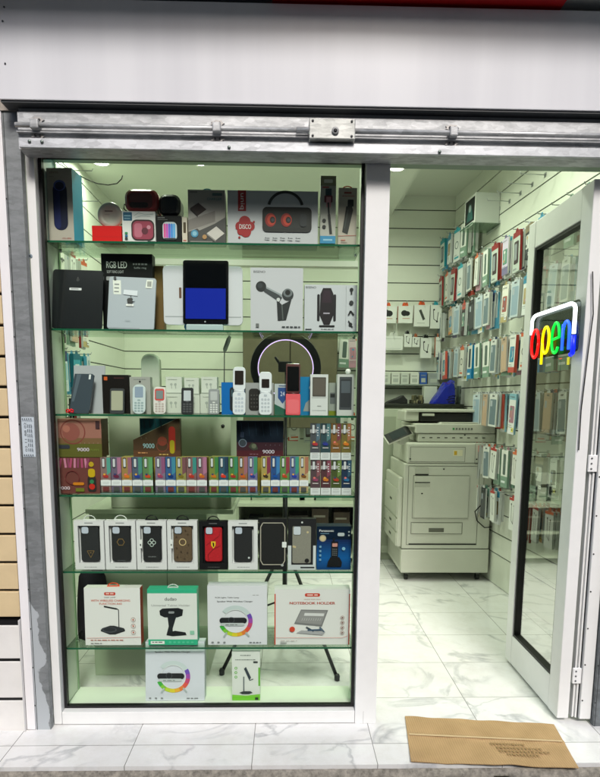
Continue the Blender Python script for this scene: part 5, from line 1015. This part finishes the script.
# ---- copier
YC = 1.86
def cc(px, py): p = on(1, YC, px, py); return p.x, p.z
xc0, xc1 = cc(401, 560)[0], min(cc(493.5, 560)[0], 1.45); CX = xc0; cw = xc1 - xc0
kx = cw / (cc(493.5, 560)[0] - xc0)
def cx(px, py): return (cc(px, py)[0] - xc0) * kx
def cz(py): return cc(450, py)[1]
BE = mat('#c4c6b9', .45, name='copier_plastic', noise=.03, scale=8); BE2 = mat('#b2b4a7', .5, name='copier_panel'); BD = mat('#1b1d1b', .5); SEAM = mat('#4e5046', .7)
cp = empty('photocopier', (CX, YC, 0)); tag(cp, 'large beige office photocopier with a tilted control screen', 'photocopier')
DPT = .56
def cpart(n, f): b = MB(); f(b); return b.build(n, cp)
zb0, zb1, zb2, zt0 = cz(573), cz(549), cz(464), cz(443)
cpart('base_cabinet', lambda b: (b.bbox(0, cw, 0, DPT, zb0, zb1 - .002, BE, .008), b.box(-.0008, -.0002, .05, .5, zb0 + .03, zb1 - .03, BE2)))
cpart('body', lambda b: (b.bbox(.004, cw - .004, .004, DPT - .002, zb1, zb2, BE, .006), b.bbox(.02, cw + .012, .003, DPT - .01, zb2 + .002, zt0, BE, .012),
    b.bbox(-.03, .003, .02, DPT - .02, zb1 + .01, cz(478), BE, .01)))
def lines(b):
    y = .0035
    def fr(x0, y0, x1, y1, w=.0022, ax=None):
        X0, X1, Z0, Z1 = cx(x0, y0), cx(x1, y0), cz(y1), cz(y0)
        b.box(X0, X1, y - .0012, y - .0002, Z1 - w, Z1, SEAM); b.box(X0, X1, y - .0012, y - .0002, Z0, Z0 + w, SEAM); b.box(X0, X0 + w, y - .0012, y - .0002, Z0 + w, Z1 - w, SEAM); b.box(X1 - w, X1, y - .0012, y - .0002, Z0 + w, Z1 - w, SEAM)
    fr(411, 447, 469, 462); fr(414, 475.5, 473, 518.5); fr(411.5, 522.5, 466, 534); fr(409, 466, 484.5, 545); fr(479.5, 443.5, 494, 463.5); fr(489, 466, 499, 489)
    b.box(cx(409, 545), cx(480, 545), y - .002, y - .0013, cz(545), cz(543.6), BD)
cpart('panel_seams', lines)
cpart('side_door', lambda b: (b.bbox(cx(415, 500), cx(472, 500), -.004, .0022, cz(518), cz(476.2), BE, .002), b.box(cx(415.5, 480), cx(431.5, 480), -.0052, -.0042, cz(487), cz(482), BE2), b.box(cx(415.5, 480), cx(431.5, 480), -.006, -.0053, cz(483), cz(482), BD)))
cpart('paper_tray', lambda b: (b.bbox(cx(412.5, 528), cx(464.5, 528), -.004, .0022, cz(533.5), cz(523.2), BE, .002), b.box(cx(430, 530), cx(446, 530), -.0052, -.0042, cz(532), cz(528), '#5d5f55')))
cpart('bypass_slot', lambda b: (b.box(cx(416, 470), cx(430, 470), -.002, .0022, cz(475), cz(467.5), BE2), b.box(cx(416, 470), cx(430, 470), -.0035, -.0021, cz(475.3), cz(474), BD)))
cpart('scanner', lambda b: (b.bbox(cx(420, 438), cw + .012, .03, DPT - .01, cz(442.5), cz(434), BE, .004), b.bbox(cx(417, 428), cw + .006, .02, DPT - .01, cz(433.5), cz(424), BE, .006), *[b.box(cx(424 + k * 8, 438), cx(427 + k * 8, 438), .0285, .0295, cz(438.5), cz(437.5), SEAM) for k in range(9)]))
cpart('document_feeder', lambda b: (b.bbox(cx(418, 420), cw - .01, .25, DPT - .01, cz(423.5), cz(410), BE, .01), b.bbox(cx(410, 412), cw - .03, .10, .3, cz(412.5), cz(409.8), BE, .004), b.bbox(cx(484, 420), cw - .012, .08, .32, cz(423.5), cz(411), BE, .006), b.bbox(cx(408, 420), cx(424, 420), .12, .4, cz(422), cz(411), BE, .01),
    b.prism([(cx(410, 425), cz(426)), (cx(440, 425), cz(426)), (cx(446, 425), cz(422.6)), (cx(484, 425), cz(422.6)), (cx(484, 425), cz(423.6)), (cx(447, 425), cz(423.8)), (cx(441, 425), cz(427.3)), (cx(410, 425), cz(427.3))], .04, .28, mat('#c9cabd', .4))))
cpart('feeder_tray', lambda b: (b.bbox(cx(425, 418), cx(483, 418), .12, .25, cz(422.3), cz(413.5), mat('#141514', .6), .004), b.bbox(cx(427, 416), cx(440, 416), .1, .12, cz(416.5), cz(414), BE, .003)))
e = empty('control_panel', (0, 0, 0)); e.parent = cp; e.location = (cx(402, 437), .12, cz(437)); e.rotation_euler = (rad(28), rad(-24), 0)
b = MB(); b.bbox(-.1, .09, -.06, .06, 0, .018, mat('#d2d3c8', .4), .006); b.bbox(-.092, .082, -.066, .052, .0185, .021, BD, .002); b.build('housing', e)
b = MB(); b.box(-.06, .05, -.05, .04, .0212, .0222, mat('#2c3436', .15)); b.build('touch_screen', e)
cpart('screen_arm', lambda b: b.bbox(-.02, .05, .08, .2, zt0 - .02, cz(437), BE, .008))
for z0, z1 in ((zb1 + .015, cz(534)), (cz(532), cz(520)), (cz(518), cz(490))):
    b = MB(); b.bbox(-.037, -.0305, .03, DPT - .03, z0, z1, BE, .003); b.box(-.0385, -.0372, .22, .3, (z0 + z1) / 2 - .008, (z0 + z1) / 2 + .008, SEAM); b.build('drawer', cp)
for x, y in ((.05, .06), (cw - .06, .06), (.05, .45), (cw - .06, .45)):
    b = MB(); b.lathe([(.0, -.012), (.022, -.012), (.022, .012), (0, .012)], BD, 16, Matrix.Translation((x, y, .0225)) @ Matrix.Rotation(rad(90), 4, 'Y')); b.box(x - .012, x + .012, y - .012, y + .012, .03, zb0, '#5a5c55'); b.build('caster', cp)
for px, py in ((410.5, 459), (480.5, 459), (446, 469), (423, 493.5), (468, 434.8)): 
    b = MB(); X, Z = cx(px, py), cz(py); b.box(X - .006, X + .005, -.0058, -.0045, Z - .005, Z + .004, BD); b.build('marking', cp)
for i in range(7): cpart('button', lambda b, i=i: b.rr(cx(456 + i * 3.2, 430), cx(458 + i * 3.2, 430), cz(430), cz(428), .004, .0165, .0195, mat('#6f736b' if i else '#3c8a4c', .4)))
cpart('warning_label', lambda b: (b.box(cx(456, 452), cx(466, 452), .0012, .002, cz(456), cz(450), '#d9d6b8'), b.box(cx(457, 452), cx(460, 452), .0004, .0011, cz(455), cz(451), '#c9a22c')))
cpart('base_seam', lambda b: b.box(.0, cw, .003, .0095, zb1 - .0035, zb1 - .0005, SEAM))
cab = [cc(496, 486), cc(489, 500), cc(478, 511), cc(480, 520), cc(488, 527), cc(496, 527)]
b = MB(); P_ = [((x - CX) * kx, -.02 if i not in (0, 5) else -.004, z) for i, (x, z) in enumerate(cab)]; b.tube(P_, .004, C('#141414'), 6); b.build('power_cable', cp)

# ---- back counter cabinets
def cabinet(label, x0, x1, y0, y1, z1, doors, dark=False, colr='#b4bba8'):
    e = empty('storage_cabinet', ((x0 + x1) / 2, y0, 0)); tag(e, label, 'cabinet'); w_ = (x1 - x0) / 2; m = mat(colr, .45, name='cabinet_laminate', noise=.04, scale=4)
    b = MB(); 
    if dark: b.box(-w_, w_, y1 - y0 - .02, y1 - y0, .0, z1 - .03, m); b.box(-w_, -w_ + .02, 0, y1 - y0 - .021, 0, z1 - .03, m); b.box(w_ - .02, w_, 0, y1 - y0 - .021, 0, z1 - .03, m); b.box(-w_ + .021, w_ - .021, .01, y1 - y0 - .021, z1 * .5, z1 * .5 + .018, m); b.box(-w_ + .021, w_ - .021, .01, y1 - y0 - .021, .05, .068, m)
    else: b.bbox(-w_, w_, .002, y1 - y0, .0, z1 - .03, m, .003)
    b.build('carcass', e)
    b = MB(); b.bbox(-w_ - .005, w_ + .005, -.012, y1 - y0, z1 - .029, z1, mat('#23261f', .3) if not dark else mat('#c8cebc', .35), .003); b.build('worktop', e)
    for k in range(doors):
        a0 = -w_ + .01 + k * (2 * w_ - .02) / doors; a1 = a0 + (2 * w_ - .02) / doors - .006
        b = MB(); b.bbox(a0, a1, -.016, .0015, .06, z1 - .04, m, .003); b.box(a0 + .05, a1 - .05, -.0172, -.0162, .12, z1 - .1, mat('#9aa18e', .45)); b.build('cabinet_door', e)
    return e
zk = on(1, 2.44, 440, 404).z
cabinet('tall pale storage cabinet behind the photocopier with black top', on(1, 2.44, 372, 430).x, XRB + .0, 2.45, YB - .01, zk, 3)
zlow = on(1, 2.3, 300, 503).z
cabinet('low open shelf unit at the back with dark insides', on(1, 2.3, 236, 503).x, on(1, 2.44, 372, 430).x - .02, 2.3, YB - .01, zlow, 0, True)
x0 = on(1, 2.3, 242, 503).x
for k in range(6):
    W = R.uniform(.1, .16); H = R.uniform(.1, .2); c = R.choice(('#2a2420', '#40342a', '#23262a', '#5a5448')); b = MB(); b.box(-W / 2, W / 2, 0, .2, 0, H * .85, C(c)); a = Art(b, W, H * .85); a.rect(.1, .6, .8, .7, '#8a857a')
    o = b.build('stored_carton', None, (x0 + .1 + k * .17, 2.36, zlow * .5 + .0185)); tag(o, '%s dark carton from the left inside the low shelf unit' % ordn[k], 'box')
for k, (px, c, w_, h_) in enumerate(((246, '#c8cdbc', .09, .16), (258, '#b9c0ae', .12, .12), (298, '#cfd6c4', .11, .14), (308, '#d6dacf', .13, .22), (322, '#9ab0a0', .12, .12), (336, '#c8cfc0', .1, .17), (348, '#b0b8a8', .09, .2))):
    b = MB(); b.box(-w_ / 2, w_ / 2, 0, .1, 0, h_, C(c), C('#a9b09f')); a = Art(b, w_, h_); a.rr(.3, .5, .7, .62, .05, '#3a3e38'); a.rect(.15, .15, .8, .2, '#8e948a')
    o = b.build('white_carton', None, (on(1, 2.4, px, 480).x, 2.42, zlow + .001)); tag(o, '%s pale carton from the left on top of low shelf unit' % ordn[k], 'box')
# brown wall cupboard behind the ring light
xa_, xb_ = on(1, 2.6, 243, 380).x, on(1, 2.6, 337, 380).x; za_, zb_ = on(1, 2.6, 290, 428).z, on(1, 2.6, 290, 332).z
e = empty('wall_cupboard', ((xa_ + xb_) / 2, 2.6, za_)); tag(e, 'dark brown wall cupboard behind the round ring light', 'cupboard'); w_ = (xb_ - xa_) / 2
b = MB(); b.box(-w_, w_, 0, .29, 0, zb_ - za_, mat('#57523e', .5, noise=.15, scale=6)); b.build('carcass', e)
for s_ in (-1, 1): b = MB(); b.bbox(min(0, s_ * w_) + .004, max(0, s_ * w_) - .004, -.018, -.001, .004, zb_ - za_ - .004, mat('#625c48', .45, noise=.2, scale=5), .003); b.build('cupboard_door', e)
# counter unit right behind the display, left half
YK = .43; x0, x1 = on(1, YK, 109, 450).x, on(1, YK, 231, 450).x; zt_ = on(1, YK, 170, 412).z; zm = on(1, YK, 170, 511).z
e = empty('counter_unit', ((x0 + x1) / 2, YK, 0)); tag(e, 'grey green service counter right behind the left display shelves', 'counter'); w_ = (x1 - x0) / 2; GG = mat('#b4bda8', .45, name='counter_laminate', noise=.05, scale=3)
b = MB(); b.bbox(-w_, w_, 0, .38, zm + .012, zt_, GG, .004); b.build('upper_carcass', e)
b = MB(); b.bbox(-w_ - .1, w_ - .11, -.005, .4, 0, zm - .012, GG, .004); b.box(-w_ * .1, -w_ * .1 + .003, -.0065, -.0052, .02, zm - .03, '#5d6556'); b.build('lower_carcass', e)
b = MB(); b.bbox(-w_ - .11, w_ + .01, -.02, .42, zm - .011, zm + .011, mat('#c4ccb8', .35), .003); b.build('worktop', e)
b = MB(); b.lathe([(.008, 0), (.008, .004)], '#111111', 12, Matrix.Translation((w_ - .035, 0, zt_ - .06)) @ ROTX); b.build('lock', e)
# dark jacket hung at the left
xj, zj0, zj1 = on(1, .36, 92, 600).x, on(1, .36, 92, 640).z, on(1, .36, 92, 560).z
b = MB(); n = 14; m_ = 16; vs = []
for i in range(n + 1):
    for j in range(m_):
        a = 2 * math.pi * j / m_; v = i / n; wv_ = .05 + .022 * v; zz_ = zj1 + (zj0 - zj1) * v
        k_ = wv_ * (1 + .16 * math.sin(a * 4 + v * 3)) * (.35 + .65 * min(1, v * 5)); vs.append((math.cos(a) * k_, math.sin(a) * k_ * .3 , zz_ - zj0))
fs = [(i * m_ + j, (i + 1) * m_ + j, (i + 1) * m_ + (j + 1) % m_, i * m_ + (j + 1) % m_) for i in range(n) for j in range(m_)] + [tuple(range(m_)), tuple(reversed(range(n * m_, n * m_ + m_)))]
b.add(vs, fs, mat('#241c2c', .8, noise=.3, bump=.5, scale=20), True); o = b.build('hanging_jacket', None, (xj, .375, zj0)); tag(o, 'dark purple jacket hanging behind the lower left shelves', 'jacket')

# ---- ring light on tripod
YR = .62; rc = on(1, YR, 285.7, 368); rr0 = (on(1, YR, 313.5, 368).x - rc.x); e = empty('ring_light', (rc.x, YR, 0)); tag(e, 'black ring light on a tripod behind the display shelves', 'ring light')
zc_ = rc.z; K = 48
def ringpts(r): return [(r * math.cos(2 * math.pi * k / K), 0, zc_ + r * math.sin(2 * math.pi * k / K)) for k in range(K)]
b = MB(); ro, ri = rr0 * 1.27, rr0 * 1.0
vs = [];
for k in range(K):
    a = 2 * math.pi * k / K
    for r_, y in ((ro, .012), (ro, -.012), (ro * .985, -.018), (ri * 1.02, -.018), (ri, -.012), (ri, .012)): vs.append((r_ * math.cos(a), y, zc_ + r_ * math.sin(a)))
fs = [(k * 6 + q, k * 6 + (q + 1) % 6, ((k + 1) % K) * 6 + (q + 1) % 6, ((k + 1) % K) * 6 + q) for k in range(K) for q in range(6)]
b.add(vs, fs, mat('#0c0c0e', .35)); b.build('ring_body', e)
b = MB(); b.tube(ringpts(ri * 1.0), .0032, mat('#c9b0ff', .4, em=(.7, .5, 1.), es=1.1, name='led_strip'), 6, closed=True); b.build('led_strip', e)
b = MB(); b.tube([(0, .0, zc_ - ro), (0, .0, .46)], .008, mat('#0e0e0f', .4), 10); b.tube([(0, 0, .95), (0, 0, .3)], .012, mat('#0e0e0f', .4), 10); b.lathe([(.018, -.02), (.02, .0), (.018, .02)], mat('#151516', .4), 14, Matrix.Translation((0, 0, .95))); b.build('pole', e)
for a_ in (-147, -46, 90):
    a = rad(a_); dx_, dy_ = math.cos(a), math.sin(a); L_ = .35
    b = MB(); b.tube([(dx_ * .015, dy_ * .015, .56), (dx_ * L_, dy_ * L_, .012)], .0085, mat('#0e0e0f', .4), 8); b.tube([(dx_ * .012, dy_ * .012, .3), (dx_ * L_ * .5, dy_ * L_ * .5, .28)], .005, mat('#0e0e0f', .4), 6); b.lathe([(.012, 0), (.013, .02), (.009, .03)], '#2a2a2c', 12, Matrix.Translation((dx_ * L_, dy_ * L_, .0005))); b.build('leg', e)
b = MB(); b.tube([(0, .0, zc_ - ro), (-.0, .0, zc_ - .02)], .005, mat('#101011', .4), 8); b.bbox(-.035, .03, -.012, .006, zc_ - .02, zc_ + .03, mat('#161618', .4), .004); b.tube([(-.03, 0, zc_ + .02), (-.05, 0, zc_ + .05)], .006, mat('#101011', .4), 8); b.build('phone_clamp', e)
# things standing at the back of phone shelf
e = empty('desk_lamp', (Xx(.2, 224, 385), .2, s3 + .0008)); tag(e, 'slim desk lamp with grey drooping head behind the blue box', 'lamp')
b = MB(); b.lathe([(.022, 0), (.022, .006), (.006, .012)], mat('#2c2e2e', .4), 20); b.build('base', e)
zl = on(1, .2, 225, 352).z - s3; b = MB(); b.tube([(0, 0, .008), (.001, 0, zl * .5), (.003, 0, zl)], .0022, mat('#1c1d1d', .4), 6); b.build('stem', e)
b = MB(); b.prism([(.0, zl - .004), (.012, zl + .004), (.026, zl + .04), (.03, zl + .058), (.022, zl + .064), (.012, zl + .05), (-.002, zl + .012)], -.008, .004, mat('#6d746c', .4), .002); b.build('lamp_head', e)
xc, W, H = span(141, 159.5, 354, .215, s3); b = MB(); b.rr(-W / 2, W / 2, 0, H, W * .42, 0, .035, mat('#b9c2b4', .2, coat=.5), .006); o = b.build('speaker_tube', None, (xc, .215, s3 + .001)); tag(o, 'tall pale rounded canister behind the pink screened phone', 'canister')
q = on(1, .12, 348, 370); b = MB(); b.lathe([(.0, -.011), (.007, -.009), (.011, 0), (.009, .006), (.005, .009), (0, .0095)], mat('#e4e6e4', .3), 16)
o = b.build('mini_camera', None, (q.x, .115, s3 + span(337, 353.8, 374.5, .095, s3)[2] + .0125)); tag(o, 'tiny round white camera ball on the rightmost white box', 'camera')

b = MB(); pp = [on(1, .6, *q) for q in ((77.5, 174.5), (86, 179), (97, 183.5), (108, 185), (117, 183.5), (121.5, 179), (122.5, 175.5))]; p0 = pp[0]
b.tube([p - p0 for p in pp], .0022, C('#141414'), 6); b.tube([(0, 0, 0), (-.11, .0, .06)], .0018, C('#141414'), 6); o = b.build('hanging_cable', None, p0); tag(o, 'thin black cable sagging beside the boxed blue speaker', 'cable')
# ---- on top of the back cabinet
def atk(px): return on(1, 2.52, px, 398).x
kz = lambda py: on(1, 2.52, 440, py).z
x0, x1, zt2 = atk(430.5), atk(457), kz(379.5) - zk
b = MB(); nu, nv_ = 18, 10; vs = []
prof = [(0, 0), (1, 0), (.98, .55), (.93, .93), (.78, 1.), (.66, .88), (.5, .86), (.3, .5), (.1, .16)]
w_ = x1 - x0
def pin(v): pass
rings = []
for k in range(7):
    t = k / 6; sc = math.sin(math.pi * (.12 + .76 * t)) ; off = []
    for i, (u, v) in enumerate(prof):
        cu_, cv_ = .6, .38; off.append(((cu_ + (u - cu_) * (.55 + .45 * sc)) * w_, -.06 + .16 * t, max(.0, (v if v < .02 else cv_ + (v - cv_) * (.55 + .45 * sc)) * zt2 + (.006 * math.sin(i * 5 + k * 3) if v > .02 else 0))))
    rings.append(off)
m_ = len(prof); vs = [p for r_ in rings for p in r_]; fs = [(k * m_ + i, k * m_ + (i + 1) % m_, (k + 1) * m_ + (i + 1) % m_, (k + 1) * m_ + i) for k in range(6) for i in range(m_)] + [tuple(reversed(range(m_))), tuple(range(6 * m_, 7 * m_))]
b.add(vs, fs, mat('#0c1f9c', .25, coat=.4, noise=.3, bump=.8, scale=30, name='blue_plastic_bag')); o = b.build('plastic_bag', None, (x0, 2.55, zk + .001)); tag(o, 'shiny blue plastic bag slumped on the back cabinet', 'bag')
x0, x1 = atk(386), atk(407); b = MB(); b.prism([(0, 0), (x1 - x0, 0), (x1 - x0, .03), ((x1 - x0) * .8, .065), ((x1 - x0) * .55, .045), (.03, .02)], -.06, .06, mat('#101112', .6, noise=.2), .01); o = b.build('black_pouch', None, (x0, 2.55, zk + .001)); tag(o, 'flat black pouch at left end of the back cabinet', 'pouch')
x0, x1 = atk(411), atk(425.5); b = MB(); r3 = random.Random(5)
for k in range(12): u, v = r3.random(), r3.random(); b.bbox((x1 - x0) * u * .8, (x1 - x0) * (u * .8 + .2), -.05 + .06 * r3.random(), .03 + .02 * r3.random(), 0 if k < 6 else .02 * v, .02 + .05 * v, mat(['#3a3a26', '#6a6448', '#1c1c18', '#8a8468'][k % 4], .7), .004)
o = b.build('tape_bundle', None, (x0, 2.55, zk + .001)); tag(o, 'camouflage coloured bundle of tape beside the white box', 'bundle')
def simple(n, lb, x0, x1, y, col, cat, f=None, Y=2.6):
    a0, a1 = on(1, Y, x0, 398).x, on(1, Y, x1, 398).x; W = a1 - a0; H = on(1, Y, (x0 + x1) / 2, y).z - zk; b = MB(); b.bbox(-W / 2, W / 2, 0, .08, 0, H, C(col), .004)
    if f: f(Art(b, W, H))
    o = b.build(n, None, ((a0 + a1) / 2, Y, zk + .001)); tag(o, lb, cat)
simple('white_box', 'plain white box behind the blue bag on back cabinet', 424, 437, 386.5, '#cfd4c6', 'box', None, 2.66)
simple('grey_device', 'grey boxed device right of the blue bag', 458.5, 466.5, 386, '#6f7c74', 'device', lambda a: (a.rr(.15, .55, .45, .8, .05, '#2b302c'), a.rr(.55, .55, .85, .8, .05, '#2b302c'), a.rect(.15, .2, .85, .4, '#3c423c')))
b = MB(); b.lathe([(.018, 0), (.02, .004), (.02, .09), (.012, .105), (.008, .11), (.008, .125)], mat('#d4d8cc', .35), 18); o = b.build('white_bottle', None, (on(1, 2.55, 470, 398).x - .01, 2.55, zk + .001)); tag(o, 'small white bottle on the back cabinet near the corner', 'bottle')
b = MB(); b.tube([(math.cos(k * .7) * (.03 + .006 * math.sin(k)), math.sin(k * .7) * .03, .006 + .0022 * k + .004 * math.sin(k * 2.1)) for k in range(30)], .0035, C('#121212'), 6); o = b.build('coiled_cable', None, (1.31, 2.5, zk + .001)); tag(o, 'loose coil of black cable on the cabinet by the corner', 'cable')
print('packets', pk)
